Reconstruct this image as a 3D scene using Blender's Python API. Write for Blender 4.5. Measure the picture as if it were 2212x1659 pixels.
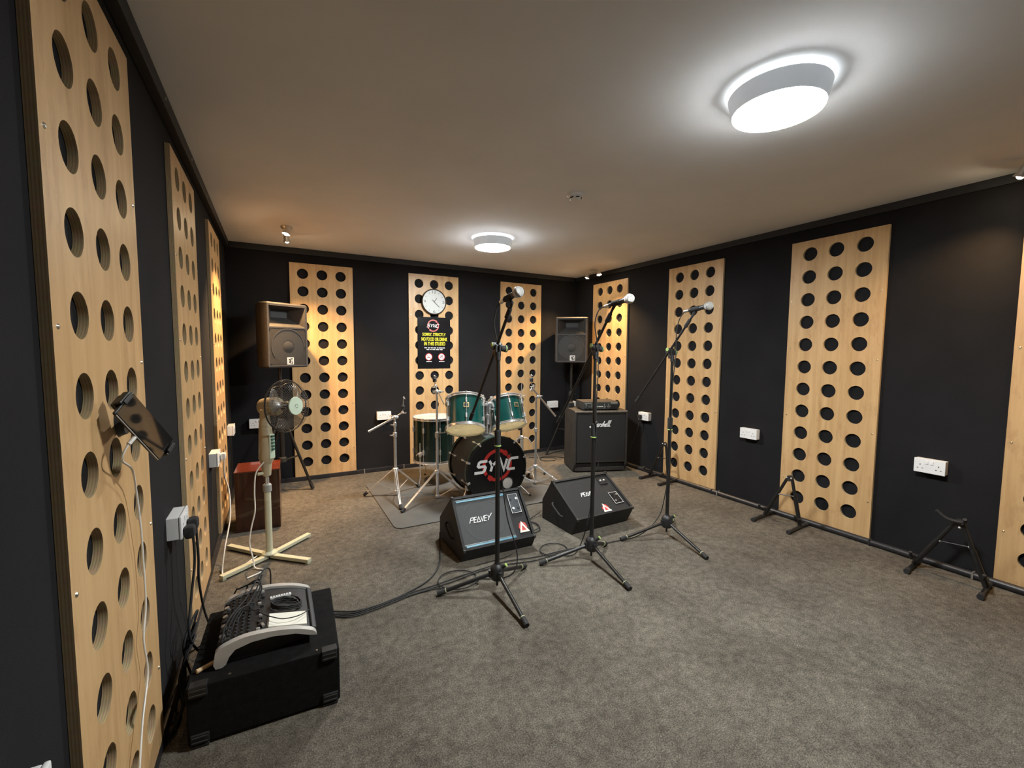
import bpy, bmesh, math, random
from mathutils import Matrix, Vector
random.seed(7)
PI = math.pi
for o in list(bpy.data.objects): bpy.data.objects.remove(o)
C = bpy.context.scene.collection
SC = bpy.context.scene

# ------------------------------------------------------------------ camera
F_PX = 940.5
cam_d = bpy.data.cameras.new('camera'); cam = bpy.data.objects.new('camera', cam_d); C.objects.link(cam)
cam_d.sensor_fit = 'HORIZONTAL'; cam_d.sensor_width = 36.0; cam_d.lens = 36.0 * F_PX / 2212.0
cam_d.clip_start = 0.02; cam_d.clip_end = 50
RIGHT = Vector((0.878585, -0.477541, 0.006535)); DOWN = Vector((-0.029228, -0.067423, -0.997296)); FWD = Vector((0.476690, 0.876019, -0.073194))
m = Matrix.Identity(4)
for i in range(3):
    m[i][0] = RIGHT[i]; m[i][1] = -DOWN[i]; m[i][2] = -FWD[i]
m.translation = (0, 0, 1.295)
cam.matrix_world = m
SC.camera = cam

# ------------------------------------------------------------------ world, exposure
w = bpy.data.worlds.new('world'); SC.world = w; w.use_nodes = True
w.node_tree.nodes['Background'].inputs[0].default_value = (0.02, 0.02, 0.02, 1)
w.node_tree.nodes['Background'].inputs[1].default_value = 0.0
SC.view_settings.view_transform = 'Standard'; SC.view_settings.look = 'None'
SC.view_settings.gamma = 1.0; SC.view_settings.use_curve_mapping = False
SC.view_settings.exposure = 1.05
LED_STRENGTH = 164.0; LED_RING = 7.0
SPOT_POWER = 74.0
LED_COL = (0.92, 0.955, 0.955); SPOT_COL = (1.0, 0.60, 0.27)

# ------------------------------------------------------------------ material helpers
MATS = {}
def mat(name, col, rough=0.5, metal=0.0, var=0.0, vscale=8.0, bump=0.0, bscale=200.0, spec=0.5, emis=None, es=0.0, alpha=1.0, coat=0.0, sheen=0.0, stretch=None):
    if name in MATS: return MATS[name]
    mt = bpy.data.materials.new(name); mt.use_nodes = True
    nt = mt.node_tree; N = nt.nodes; L = nt.links
    b = N['Principled BSDF']
    b.inputs['Base Color'].default_value = (*col, 1); b.inputs['Roughness'].default_value = rough
    b.inputs['Metallic'].default_value = metal; b.inputs['Specular IOR Level'].default_value = spec
    b.inputs['Coat Weight'].default_value = coat; b.inputs['Sheen Weight'].default_value = sheen
    b.inputs['Alpha'].default_value = alpha
    tc = N.new('ShaderNodeTexCoord'); src = tc.outputs['Object']
    if stretch:
        mp = N.new('ShaderNodeMapping'); mp.inputs['Scale'].default_value = stretch; L.new(src, mp.inputs[0]); src = mp.outputs[0]
    if var > 0:
        n = N.new('ShaderNodeTexNoise'); n.inputs['Scale'].default_value = vscale; n.inputs['Detail'].default_value = 5
        L.new(src, n.inputs['Vector'])
        r = N.new('ShaderNodeValToRGB'); r.color_ramp.elements[0].position = 0.3; r.color_ramp.elements[1].position = 0.7
        r.color_ramp.elements[0].color = (*[max(0, c * (1 - var)) for c in col], 1)
        r.color_ramp.elements[1].color = (*[min(1, c * (1 + var)) for c in col], 1)
        L.new(n.outputs['Fac'], r.inputs[0]); L.new(r.outputs[0], b.inputs['Base Color'])
    if bump > 0:
        n2 = N.new('ShaderNodeTexNoise'); n2.inputs['Scale'].default_value = bscale; n2.inputs['Detail'].default_value = 3
        L.new(src, n2.inputs['Vector'])
        bp = N.new('ShaderNodeBump'); bp.inputs['Strength'].default_value = bump; bp.inputs['Distance'].default_value = 0.003
        L.new(n2.outputs['Fac'], bp.inputs['Height']); L.new(bp.outputs[0], b.inputs['Normal'])
    if emis:
        b.inputs['Emission Color'].default_value = (*emis, 1); b.inputs['Emission Strength'].default_value = es
    MATS[name] = mt
    return mt

def wood_material():
    mt = bpy.data.materials.new('birch_plywood'); mt.use_nodes = True
    nt = mt.node_tree; N = nt.nodes; L = nt.links; b = N['Principled BSDF']
    tc = N.new('ShaderNodeTexCoord'); oi = N.new('ShaderNodeObjectInfo')
    add = N.new('ShaderNodeVectorMath'); add.operation = 'ADD'
    sc = N.new('ShaderNodeVectorMath'); sc.operation = 'SCALE'; sc.inputs['Scale'].default_value = 9.0
    L.new(oi.outputs['Location'], sc.inputs[0]); L.new(tc.outputs['Object'], add.inputs[0]); L.new(sc.outputs[0], add.inputs[1])
    mp = N.new('ShaderNodeMapping'); mp.inputs['Scale'].default_value = (16, 16, 0.9); L.new(add.outputs[0], mp.inputs[0])
    n = N.new('ShaderNodeTexNoise'); n.inputs['Scale'].default_value = 1.6; n.inputs['Detail'].default_value = 8; n.inputs['Roughness'].default_value = 0.62
    L.new(mp.outputs[0], n.inputs['Vector'])
    r = N.new('ShaderNodeValToRGB')
    r.color_ramp.elements[0].position = 0.28; r.color_ramp.elements[0].color = (0.47, 0.285, 0.125, 1)
    r.color_ramp.elements[1].position = 0.66; r.color_ramp.elements[1].color = (0.62, 0.405, 0.20, 1)
    L.new(n.outputs['Fac'], r.inputs[0])
    # blotchy brown stains and grime with a shape of their own
    mp2 = N.new('ShaderNodeMapping'); mp2.inputs['Scale'].default_value = (5, 5, 1.6); L.new(add.outputs[0], mp2.inputs[0])
    n2 = N.new('ShaderNodeTexNoise'); n2.inputs['Scale'].default_value = 2.2; n2.inputs['Detail'].default_value = 9; n2.inputs['Roughness'].default_value = 0.72
    L.new(mp2.outputs[0], n2.inputs['Vector'])
    r2 = N.new('ShaderNodeValToRGB'); r2.color_ramp.elements[0].position = 0.53; r2.color_ramp.elements[1].position = 0.74
    r2.color_ramp.elements[0].color = (0, 0, 0, 1); r2.color_ramp.elements[1].color = (0.62, 0.62, 0.62, 1)
    L.new(n2.outputs['Fac'], r2.inputs[0])
    mx = N.new('ShaderNodeMix'); mx.data_type = 'RGBA'; mx.inputs[7].default_value = (0.30, 0.15, 0.06, 1)
    L.new(r2.outputs[0], mx.inputs[0]); L.new(r.outputs[0], mx.inputs[6]); L.new(mx.outputs[2], b.inputs['Base Color'])
    r3 = N.new('ShaderNodeMapRange'); r3.inputs[3].default_value = 0.30; r3.inputs[4].default_value = 0.5
    L.new(n2.outputs['Fac'], r3.inputs[0]); L.new(r3.outputs[0], b.inputs['Roughness'])
    bp = N.new('ShaderNodeBump'); bp.inputs['Strength'].default_value = 0.08; bp.inputs['Distance'].default_value = 0.002
    L.new(n.outputs['Fac'], bp.inputs['Height']); L.new(bp.outputs[0], b.inputs['Normal'])
    b.inputs['Specular IOR Level'].default_value = 0.4
    return mt

def ply_edge_material():
    mt = bpy.data.materials.new('plywood_edge'); mt.use_nodes = True
    nt = mt.node_tree; N = nt.nodes; L = nt.links; b = N['Principled BSDF']
    tc = N.new('ShaderNodeTexCoord'); sp = N.new('ShaderNodeSeparateXYZ'); L.new(tc.outputs['Object'], sp.inputs[0])
    mm = N.new('ShaderNodeMath'); mm.operation = 'MULTIPLY'; mm.inputs[1].default_value = 1 / 0.0052
    L.new(sp.outputs['Y'], mm.inputs[0])
    fr = N.new('ShaderNodeMath'); fr.operation = 'FRACT'; L.new(mm.outputs[0], fr.inputs[0])
    r = N.new('ShaderNodeValToRGB'); r.color_ramp.interpolation = 'CONSTANT'
    r.color_ramp.elements[0].color = (0.66, 0.50, 0.29, 1); r.color_ramp.elements[1].position = 0.62; r.color_ramp.elements[1].color = (0.52, 0.36, 0.19, 1)
    L.new(fr.outputs[0], r.inputs[0])
    n = N.new('ShaderNodeTexNoise'); n.inputs['Scale'].default_value = 60; L.new(tc.outputs['Object'], n.inputs['Vector'])
    mx = N.new('ShaderNodeMix'); mx.data_type = 'RGBA'; mx.blend_type = 'MULTIPLY'; mx.inputs[0].default_value = 0.35
    L.new(r.outputs[0], mx.inputs[6]); L.new(n.outputs['Color'], mx.inputs[7]); L.new(mx.outputs[2], b.inputs['Base Color'])
    b.inputs['Roughness'].default_value = 0.65
    return mt

def carpet_material():
    mt = bpy.data.materials.new('grey_carpet'); mt.use_nodes = True
    nt = mt.node_tree; N = nt.nodes; L = nt.links; b = N['Principled BSDF']
    tc = N.new('ShaderNodeTexCoord')
    n = N.new('ShaderNodeTexNoise'); n.inputs['Scale'].default_value = 190; n.inputs['Detail'].default_value = 6; n.inputs['Roughness'].default_value = 0.95
    L.new(tc.outputs['Object'], n.inputs['Vector'])
    r = N.new('ShaderNodeValToRGB')
    e = r.color_ramp.elements; e[0].position = 0.39; e[0].color = (0.034, 0.031, 0.0265, 1); e[1].position = 0.62; e[1].color = (0.30, 0.273, 0.232, 1)
    x = e.new(0.505); x.color = (0.125, 0.114, 0.098, 1)
    L.new(n.outputs['Fac'], r.inputs[0])
    n2 = N.new('ShaderNodeTexNoise'); n2.inputs['Scale'].default_value = 2.3; n2.inputs['Detail'].default_value = 7; n2.inputs['Roughness'].default_value = 0.6
    L.new(tc.outputs['Object'], n2.inputs['Vector'])
    r2 = N.new('ShaderNodeValToRGB'); r2.color_ramp.elements[0].position = 0.34; r2.color_ramp.elements[1].position = 0.62
    r2.color_ramp.elements[0].color = (0.74, 0.715, 0.69, 1); r2.color_ramp.elements[1].color = (1.08, 1.07, 1.03, 1)
    L.new(n2.outputs['Fac'], r2.inputs[0])
    mx = N.new('ShaderNodeMix'); mx.data_type = 'RGBA'; mx.blend_type = 'MULTIPLY'; mx.inputs[0].default_value = 1.0
    L.new(r.outputs[0], mx.inputs[6]); L.new(r2.outputs[0], mx.inputs[7])
    n3 = N.new('ShaderNodeTexNoise'); n3.inputs['Scale'].default_value = 26; n3.inputs['Detail'].default_value = 4; n3.inputs['Roughness'].default_value = 0.7
    L.new(tc.outputs['Object'], n3.inputs['Vector'])
    r3 = N.new('ShaderNodeValToRGB'); r3.color_ramp.elements[0].position = 0.34; r3.color_ramp.elements[1].position = 0.66
    r3.color_ramp.elements[0].color = (0.61, 0.60, 0.585, 1); r3.color_ramp.elements[1].color = (1.08, 1.07, 1.04, 1); L.new(n3.outputs['Fac'], r3.inputs[0])
    mx2 = N.new('ShaderNodeMix'); mx2.data_type = 'RGBA'; mx2.blend_type = 'MULTIPLY'; mx2.inputs[0].default_value = 1.0
    L.new(mx.outputs[2], mx2.inputs[6]); L.new(r3.outputs[0], mx2.inputs[7]); L.new(mx2.outputs[2], b.inputs['Base Color'])
    bp = N.new('ShaderNodeBump'); bp.inputs['Strength'].default_value = 0.16; bp.inputs['Distance'].default_value = 0.003
    L.new(n.outputs['Fac'], bp.inputs['Height']); L.new(bp.outputs[0], b.inputs['Normal'])
    b.inputs['Roughness'].default_value = 1.0; b.inputs['Specular IOR Level'].default_value = 0.1
    return mt

WOOD = wood_material(); EDGE = ply_edge_material(); CARPET = carpet_material()
FELT = mat('black_felt', (0.0105, 0.0102, 0.0113), 0.95, var=0.22, vscale=3, bump=0.35, bscale=450, spec=0.25)
CEIL = mat('ceiling_paint', (0.81, 0.82, 0.83), 0.9, var=0.035, vscale=2.2, bump=0.06, bscale=40, spec=0.2)
BATTEN = mat('black_batten', (0.012, 0.012, 0.013), 0.6, var=0.3, vscale=30, bump=0.2, bscale=120)
WHITEP = mat('white_plastic', (0.80, 0.80, 0.79), 0.35, var=0.03, vscale=20)
DARKHOLE = mat('dark_slot', (0.006, 0.006, 0.006), 0.6, var=0.1)
BLACKM = mat('black_powder_coat', (0.012, 0.012, 0.012), 0.38, var=0.2, vscale=40)
BLACKR = mat('black_rubber', (0.016, 0.016, 0.016), 0.75, var=0.2, vscale=60)
BLACKP = mat('black_plastic', (0.02, 0.02, 0.021), 0.45, var=0.2, vscale=60, bump=0.25, bscale=500)
GREYP = mat('dark_grey_cabinet_plastic', (0.033, 0.030, 0.028), 0.55, var=0.2, vscale=30, bump=0.4, bscale=420)
CHROME = mat('chrome', (0.90, 0.90, 0.90), 0.20, 0.82, var=0.04, vscale=30)
STEEL = mat('brushed_steel', (0.66, 0.66, 0.65), 0.32, 0.85, var=0.1, vscale=60)
BRASS = mat('screw_steel', (0.75, 0.70, 0.6), 0.3, 1.0, var=0.1, vscale=50)
TEAL = mat('teal_lacquer', (0.0010, 0.047, 0.041), 0.25, var=0.30, vscale=3, coat=0.6)
DGREEN = mat('dark_green_lacquer', (0.003, 0.016, 0.0125), 0.25, var=0.3, vscale=4, coat=0.5)
DUST = mat('dusty_black_shell', (0.022, 0.025, 0.024), 0.55, var=0.35, vscale=7)
def head_material(name, col, tr):
    mt = bpy.data.materials.new(name); mt.use_nodes = True; N = mt.node_tree.nodes; L = mt.node_tree.links
    b = N['Principled BSDF']; b.inputs['Roughness'].default_value = 0.45; b.inputs['Specular IOR Level'].default_value = 0.3
    tc = N.new('ShaderNodeTexCoord'); n = N.new('ShaderNodeTexNoise'); n.inputs['Scale'].default_value = 9; n.inputs['Detail'].default_value = 6; L.new(tc.outputs['Object'], n.inputs['Vector'])
    r = N.new('ShaderNodeValToRGB'); r.color_ramp.elements[0].position = .3; r.color_ramp.elements[1].position = .6
    r.color_ramp.elements[0].color = (*[c * .86 for c in col], 1); r.color_ramp.elements[1].color = (*col, 1); L.new(n.outputs['Fac'], r.inputs[0])
    t_ = N.new('ShaderNodeBsdfTranslucent'); mx = N.new('ShaderNodeMixShader'); mx.inputs[0].default_value = tr
    L.new(r.outputs[0], b.inputs['Base Color']); L.new(r.outputs[0], t_.inputs[0]); L.new(b.outputs[0], mx.inputs[1]); L.new(t_.outputs[0], mx.inputs[2]); L.new(mx.outputs[0], N['Material Output'].inputs[0])
    return mt
DHEAD = head_material('cream_drum_head', (0.88, 0.84, 0.60), 0.6)
DHEADW = head_material('worn_batter_head', (0.78, 0.71, 0.60), 0.75)
DHEADF = mat('floor_tom_head', (0.50, 0.43, 0.36), 0.5, var=0.15, vscale=12)
MAPLE = mat('maple_shell_inside', (0.70, 0.58, 0.40), 0.6, var=0.1, vscale=6)
KHEAD = mat('black_drum_head', (0.006, 0.006, 0.007), 0.25, var=0.2, vscale=10)
TOLEX = mat('black_tolex', (0.013, 0.013, 0.013), 0.6, var=0.25, vscale=30, bump=0.6, bscale=700)
TOLEXG = mat('worn_dark_tolex', (0.030, 0.027, 0.024), 0.65, var=0.3, vscale=14, bump=0.6, bscale=700)
CARPETB = mat('black_carpet_covering', (0.009, 0.009, 0.009), 0.95, var=0.3, vscale=40, bump=0.8, bscale=500, spec=0.15)
GRILLE = mat('dark_grille_cloth', (0.017, 0.0165, 0.016), 0.8, var=0.35, vscale=420, bump=0.5, bscale=900)
GRILLEG = mat('grey_steel_grille', (0.045, 0.047, 0.049), 0.55, var=0.4, vscale=500, bump=0.4, bscale=900)
BLUE = mat('pale_blue_trim', (0.075, 0.26, 0.36), 0.4, var=0.2, vscale=18)
WHITE = mat('white_print', (0.82, 0.82, 0.82), 0.5, var=0.02)
RED = mat('red_print', (0.48, 0.025, 0.02), 0.45, var=0.08, vscale=30)
PINK = mat('faded_red_print', (0.50, 0.12, 0.11), 0.5, var=0.08, vscale=30)
YELLOW = mat('yellow_print', (0.83, 0.75, 0.03), 0.5, var=0.05)
POSTER = mat('glossy_black_poster', (0.016, 0.016, 0.019), 0.24, var=0.25, vscale=6, bump=0.35, bscale=9)
CREAM = mat('cream_fan_plastic', (0.56, 0.555, 0.40), 0.42, var=0.08, vscale=9)
CREAMD = mat('aged_cream_plastic', (0.46, 0.40, 0.27), 0.45, var=0.12, vscale=9)
MINT = mat('pale_mint_plastic', (0.55, 0.66, 0.52), 0.4, var=0.04)
MAHOG = mat('dark_red_varnished_wood', (0.040, 0.010, 0.005), 0.28, var=0.45, vscale=4, stretch=(8, 8, 1), coat=0.4)
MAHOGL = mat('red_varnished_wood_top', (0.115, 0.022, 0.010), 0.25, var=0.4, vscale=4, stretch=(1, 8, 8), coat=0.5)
MATMAT = mat('grey_drum_mat', (0.098, 0.094, 0.086), 0.9, var=0.12, vscale=5, bump=0.25, bscale=300, spec=0.2)
SILVER = mat('silver_painted_plastic', (0.60, 0.585, 0.55), 0.34, 0.35, var=0.06, vscale=14)
GREEN = mat('pale_green_band', (0.36, 0.52, 0.16), 0.5, var=0.05)
PAPER = mat('white_paper', (0.82, 0.80, 0.70), 0.8, var=0.02)
TAN = mat('pale_wood', (0.55, 0.39, 0.22), 0.5, var=0.2, vscale=20)
SMOKE = mat('smoky_clear_plastic', (0.14, 0.12, 0.10), 0.3, var=0.1, alpha=0.6)
WIRE = mat('grey_wire', (0.20, 0.19, 0.17), 0.35, 0.6, var=0.1)
SCREEN = mat('black_phone_glass', (0.01, 0.01, 0.01), 0.04, var=0.1, spec=1.0, coat=1.0)
MICGRILL = mat('silver_mic_mesh', (0.62, 0.62, 0.60), 0.42, 0.85, var=0.25, vscale=700, bump=1.0, bscale=1400)
CLOCKW = mat('clock_face_white', (0.50, 0.52, 0.50), 0.4, var=0.02)
CLOCKK = mat('clock_print_grey', (0.09, 0.095, 0.095), 0.5, var=0.05)
BRONZE = mat('dark_bronze_rim', (0.06, 0.045, 0.03), 0.35, 0.4, var=0.1)
GOLD = mat('gold_badge', (0.62, 0.50, 0.25), 0.35, 0.8, var=0.1)
WCABLE = mat('white_cable', (0.78, 0.76, 0.70), 0.45, var=0.04)
TRUNK = mat('black_floor_trunking', (0.020, 0.019, 0.021), 0.4, var=0.3, vscale=12)
PILLOW = mat('white_pillow_cloth', (0.62, 0.60, 0.57), 0.9, var=0.06, vscale=30, bump=0.3, bscale=60)
LEDM = mat('led_diffuser', (0.9, 0.9, 0.9), 0.5, emis=LED_COL, es=LED_STRENGTH)
LEDR = mat('led_backlight_ring', (0.9, 0.9, 0.9), 0.5, emis=LED_COL, es=LED_RING)
LEDH = mat('led_housing_translucent_white', (0.62, 0.65, 0.68), 0.4, var=0.03, emis=(0.86, 0.94, 1.0), es=0.13)
BULB = mat('halogen_bulb', (1, 1, 1), 0.3, emis=(1.0, 0.80, 0.52), es=90.0)
PANELM = mat('amp_panel', (0.015, 0.015, 0.016), 0.35, var=0.2)

# ------------------------------------------------------------------ mesh helpers
nb = bmesh.new
def _mi(faces, mi):
    for f in faces: f.material_index = mi
def box(bm, c, s, bev=0.0, R=None, mi=0, seg=2):
    t = bmesh.new()
    bmesh.ops.create_cube(t, size=1.0)
    for v in t.verts: v.co = Vector((v.co.x * s[0], v.co.y * s[1], v.co.z * s[2]))
    if bev > 0: bmesh.ops.bevel(t, geom=t.edges[:], offset=bev, segments=seg, profile=0.5, affect='EDGES')
    M = Matrix.Translation(Vector(c)) @ (R.to_4x4() if R is not None else Matrix.Identity(4))
    merge(bm, t, M, mi)
def merge(bm, t, M=None, mi=None):
    t.verts.index_update()
    vs = [bm.verts.new((M @ v.co) if M is not None else v.co) for v in t.verts]
    for f in t.faces:
        try:
            nf = bm.faces.new([vs[v.index] for v in f.verts]); nf.material_index = f.material_index if mi is None else mi
            nf.smooth = True
        except ValueError: pass
    t.free()
def zframe(d):
    d = Vector(d).normalized()
    a = Vector((0, 0, 1)) if abs(d.z) < 0.95 else Vector((1, 0, 0))
    x = a.cross(d).normalized(); y = d.cross(x)
    return Matrix((x, y, d)).transposed()
def frame(o, x, z):
    z = Vector(z).normalized(); x = Vector(x); x = (x - z * x.dot(z)).normalized(); y = z.cross(x)
    M = Matrix((x, y, z)).transposed().to_4x4(); M.translation = Vector(o); return M
def cyl(bm, p0, p1, r0, r1=None, seg=14, mi=0, caps=True):
    p0, p1 = Vector(p0), Vector(p1); r1 = r0 if r1 is None else r1
    R = zframe(p1 - p0); a, b = [], []
    for i in range(seg):
        u = R @ Vector((math.cos(2 * PI * i / seg), math.sin(2 * PI * i / seg), 0))
        a.append(bm.verts.new(p0 + u * r0)); b.append(bm.verts.new(p1 + u * r1))
    for i in range(seg):
        j = (i + 1) % seg; f = bm.faces.new((a[i], a[j], b[j], b[i])); f.material_index = mi; f.smooth = True
    if caps:
        f = bm.faces.new(a[::-1]); f.material_index = mi
        f = bm.faces.new(b); f.material_index = mi
def lathe(bm, prof, M=None, seg=32, mi=0, mis=None):
    M = M or Matrix.Identity(4); rings = []
    for r, z in prof:
        if r < 1e-6: rings.append([bm.verts.new(M @ Vector((0, 0, z)))])
        else: rings.append([bm.verts.new(M @ Vector((r * math.cos(2 * PI * i / seg), r * math.sin(2 * PI * i / seg), z))) for i in range(seg)])
    for k in range(len(rings) - 1):
        A, B = rings[k], rings[k + 1]; q = mis[k] if mis else mi
        for i in range(seg):
            j = (i + 1) % seg
            if len(A) == 1 and len(B) == 1: continue
            if len(A) == 1: f = bm.faces.new((A[0], B[j], B[i]))
            elif len(B) == 1: f = bm.faces.new((A[i], A[j], B[0]))
            else: f = bm.faces.new((A[i], A[j], B[j], B[i]))
            f.material_index = q; f.smooth = True
def catmull(pts, n=6, closed=False):
    P = [Vector(p) for p in pts]; out = []
    N = len(P); rng = N if closed else N - 1
    for i in range(rng):
        p0 = P[(i - 1) % N] if closed or i > 0 else P[0]; p1 = P[i]; p2 = P[(i + 1) % N]
        p3 = P[(i + 2) % N] if closed or i + 2 < N else P[-1]
        for k in range(n):
            t = k / n
            out.append(0.5 * ((2 * p1) + (p2 - p0) * t + (2 * p0 - 5 * p1 + 4 * p2 - p3) * t * t + (3 * p1 - p0 - 3 * p2 + p3) * t ** 3))
    if not closed: out.append(P[-1])
    return out
def tube(bm, pts, r, seg=8, closed=False, mi=0, caps=True):
    P = [Vector(p) for p in pts]; N = len(P); rings = []; x = None
    for i in range(N):
        if closed: d = P[(i + 1) % N] - P[(i - 1) % N]
        else: d = P[min(i + 1, N - 1)] - P[max(i - 1, 0)]
        d.normalize()
        if x is None: x = zframe(d).col[0].copy()
        x = (x - d * x.dot(d)); x.normalize(); y = d.cross(x)
        rr = r[i] if isinstance(r, (list, tuple)) else r
        rings.append([bm.verts.new(P[i] + (x * math.cos(2 * PI * k / seg) + y * math.sin(2 * PI * k / seg)) * rr) for k in range(seg)])
    for i in range(N if closed else N - 1):
        A, B = rings[i], rings[(i + 1) % N]
        for k in range(seg):
            j = (k + 1) % seg; f = bm.faces.new((A[k], A[j], B[j], B[k])); f.material_index = mi; f.smooth = True
    if caps and not closed:
        f = bm.faces.new(rings[0][::-1]); f.material_index = mi; f = bm.faces.new(rings[-1]); f.material_index = mi
def prism(bm, poly, h0, h1, M=None, mi=0):
    M = M or Matrix.Identity(4)
    a = [bm.verts.new(M @ Vector((p[0], p[1], h0))) for p in poly]; b = [bm.verts.new(M @ Vector((p[0], p[1], h1))) for p in poly]
    n = len(poly)
    for i in range(n):
        j = (i + 1) % n; f = bm.faces.new((a[i], a[j], b[j], b[i])); f.material_index = mi
    f = bm.faces.new(a[::-1]); f.material_index = mi; f = bm.faces.new(b); f.material_index = mi
def sphere(bm, c, r, u=16, v=10, s=(1, 1, 1), mi=0, R=None):
    prof = [(math.sin(PI * k / v), -math.cos(PI * k / v)) for k in range(v + 1)]
    prof[0] = (0, -1); prof[-1] = (0, 1)
    M = Matrix.Translation(Vector(c)) @ (R.to_4x4() if R is not None else Matrix.Identity(4)) @ Matrix.Diagonal((r * s[0], r * s[1], r * s[2], 1))
    lathe(bm, prof, M, u, mi)
def torus(bm, M, R0, r, u=40, v=8, mi=0):
    tube(bm, [M @ Vector((R0 * math.cos(2 * PI * i / u), R0 * math.sin(2 * PI * i / u), 0)) for i in range(u)], r, v, True, mi)
def stroke(bm, pts, wd, h0, h1, M=None, mi=0, closed=False):
    """flat mitred ribbon following a 2-D polyline, extruded from h0 to h1"""
    P = [Vector((p[0], p[1])) for p in pts]; n = len(P); Lf, Rt = [], []
    for i in range(n):
        a = P[i] - P[i - 1] if (i > 0 or closed) else P[1] - P[0]
        b = P[(i + 1) % n] - P[i] if (i < n - 1 or closed) else P[-1] - P[-2]
        a.normalize(); b.normalize()
        na = Vector((-a.y, a.x)); nbv = Vector((-b.y, b.x)); q = na + nbv
        if q.length < 1e-4: q = na
        q.normalize(); k = min(1 / max(q.dot(na), 0.3), 2.2)
        Lf.append(P[i] + q * wd / 2 * k); Rt.append(P[i] - q * wd / 2 * k)
    M = M or Matrix.Identity(4)
    for i in range(n if closed else n - 1):
        j = (i + 1) % n
        prism(bm, [Rt[i], Rt[j], Lf[j], Lf[i]], h0, h1, M, mi)
def obj(name, bm, mats, parent=None, ang=38):
    bmesh.ops.recalc_face_normals(bm, faces=bm.faces[:])
    me = bpy.data.meshes.new(name); bm.to_mesh(me); bm.free()
    for mt in (mats if isinstance(mats, (list, tuple)) else [mats]): me.materials.append(mt)
    me.polygons.foreach_set('use_smooth', [True] * len(me.polygons))
    me.set_sharp_from_angle(angle=math.radians(ang))
    o = bpy.data.objects.new(name, me); C.objects.link(o)
    wn = o.modifiers.new('weighted_normal', 'WEIGHTED_NORMAL'); wn.keep_sharp = True; wn.weight = 50
    if parent is not None: o.parent = parent
    return o
def tag(o, label, cat, group=None):
    o['label'] = label; o['category'] = cat
    if group: o['group'] = group
    return o
def thing(name, label, cat, loc=(0, 0, 0), rotz=0.0, group=None):
    o = bpy.data.objects.new(name, None); C.objects.link(o); o.empty_display_size = 0.05
    o.location = loc; o.rotation_euler = (0, 0, rotz)
    return tag(o, label, cat, group)
def struct(name, bm, mats, parent=None):
    o = obj(name, bm, mats, parent)
    if parent is None: o['kind'] = 'structure'
    return o
def text(name, body, M, width, height, mt, parent, bold=0.0, shear=0.0, h=0.0006, center=True):
    cu = bpy.data.curves.new('txt', 'FONT'); cu.body = body; cu.align_x = 'LEFT'; cu.size = 1.0; cu.shear = shear; cu.offset = bold; cu.extrude = 0.0; cu.resolution_u = 3
    t = bpy.data.objects.new('txt', cu); C.objects.link(t); bpy.context.view_layer.update()
    me = bpy.data.meshes.new_from_object(t.evaluated_get(bpy.context.evaluated_depsgraph_get()))
    bpy.data.objects.remove(t); bpy.data.curves.remove(cu)
    xs = [v.co.x for v in me.vertices]; ys = [v.co.y for v in me.vertices]
    sx = width / (max(xs) - min(xs)); sy = height / (max(ys) - min(ys)); cx = (max(xs) + min(xs)) / 2; cy = (max(ys) + min(ys)) / 2
    bm = bmesh.new(); bm.from_mesh(me); bpy.data.meshes.remove(me)
    for v in bm.verts: v.co = M @ Vector(((v.co.x - cx) * sx, (v.co.y - cy) * sy, h))
    return obj(name, bm, mt, parent)

# ------------------------------------------------------------------ room dimensions
XL, XR, YB, YF, ZC = -0.373, 3.553, 4.756, -1.7, 2.278
TP = 0.018
ZPB, ZPT = 0.037, 2.140          # panel bottom / top
def quadbox(name, lo, hi, mt):
    bm = nb(); box(bm, [(a + b) / 2 for a, b in zip(lo, hi)], [b - a for a, b in zip(lo, hi)]); return struct(name, bm, mt)
quadbox('floor', (XL - .2, YF - .2, -0.1), (XR + .2, YB + .2, 0.0), CARPET)
quadbox('ceiling', (XL - .2, YF - .2, ZC), (XR + .2, YB + .2, ZC + 0.1), CEIL)
quadbox('wall_left', (XL - .2, YF - .2, 0), (XL, YB + .2, ZC), FELT)
quadbox('wall_right', (XR, YF - .2, 0), (XR + .2, YB + .2, ZC), FELT)
quadbox('wall_back', (XL, YB, 0), (XR, YB + .2, ZC), FELT)
quadbox('wall_front', (XL, YF - .2, 0), (XR, YF, ZC), FELT)
# black battens where wall meets ceiling
bm = nb(); box(bm, (XL + .018, (YF + YB) / 2, ZC - .030), (.036, YB - YF, .060), .004); t1 = struct('trim_1', bm, BATTEN)
for y in (0.95, 1.55, 2.15, 2.75, 3.35, 3.95):
    b2 = nb(); cyl(b2, (XL + .0355, y, ZC - .032), (XL + .0385, y, ZC - .032), .005, seg=8); obj('screw', b2, BRASS, t1)
bm = nb(); box(bm, ((XL + XR) / 2, YB - .010, ZC - .028), (XR - XL - .08, .020, .056), .004); struct('trim_2', bm, BATTEN)
bm = nb(); box(bm, (XR - .006, (YF + YB) / 2, ZC - .025), (.012, YB - YF, .050), .003); struct('trim_3', bm, BATTEN)
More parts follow.
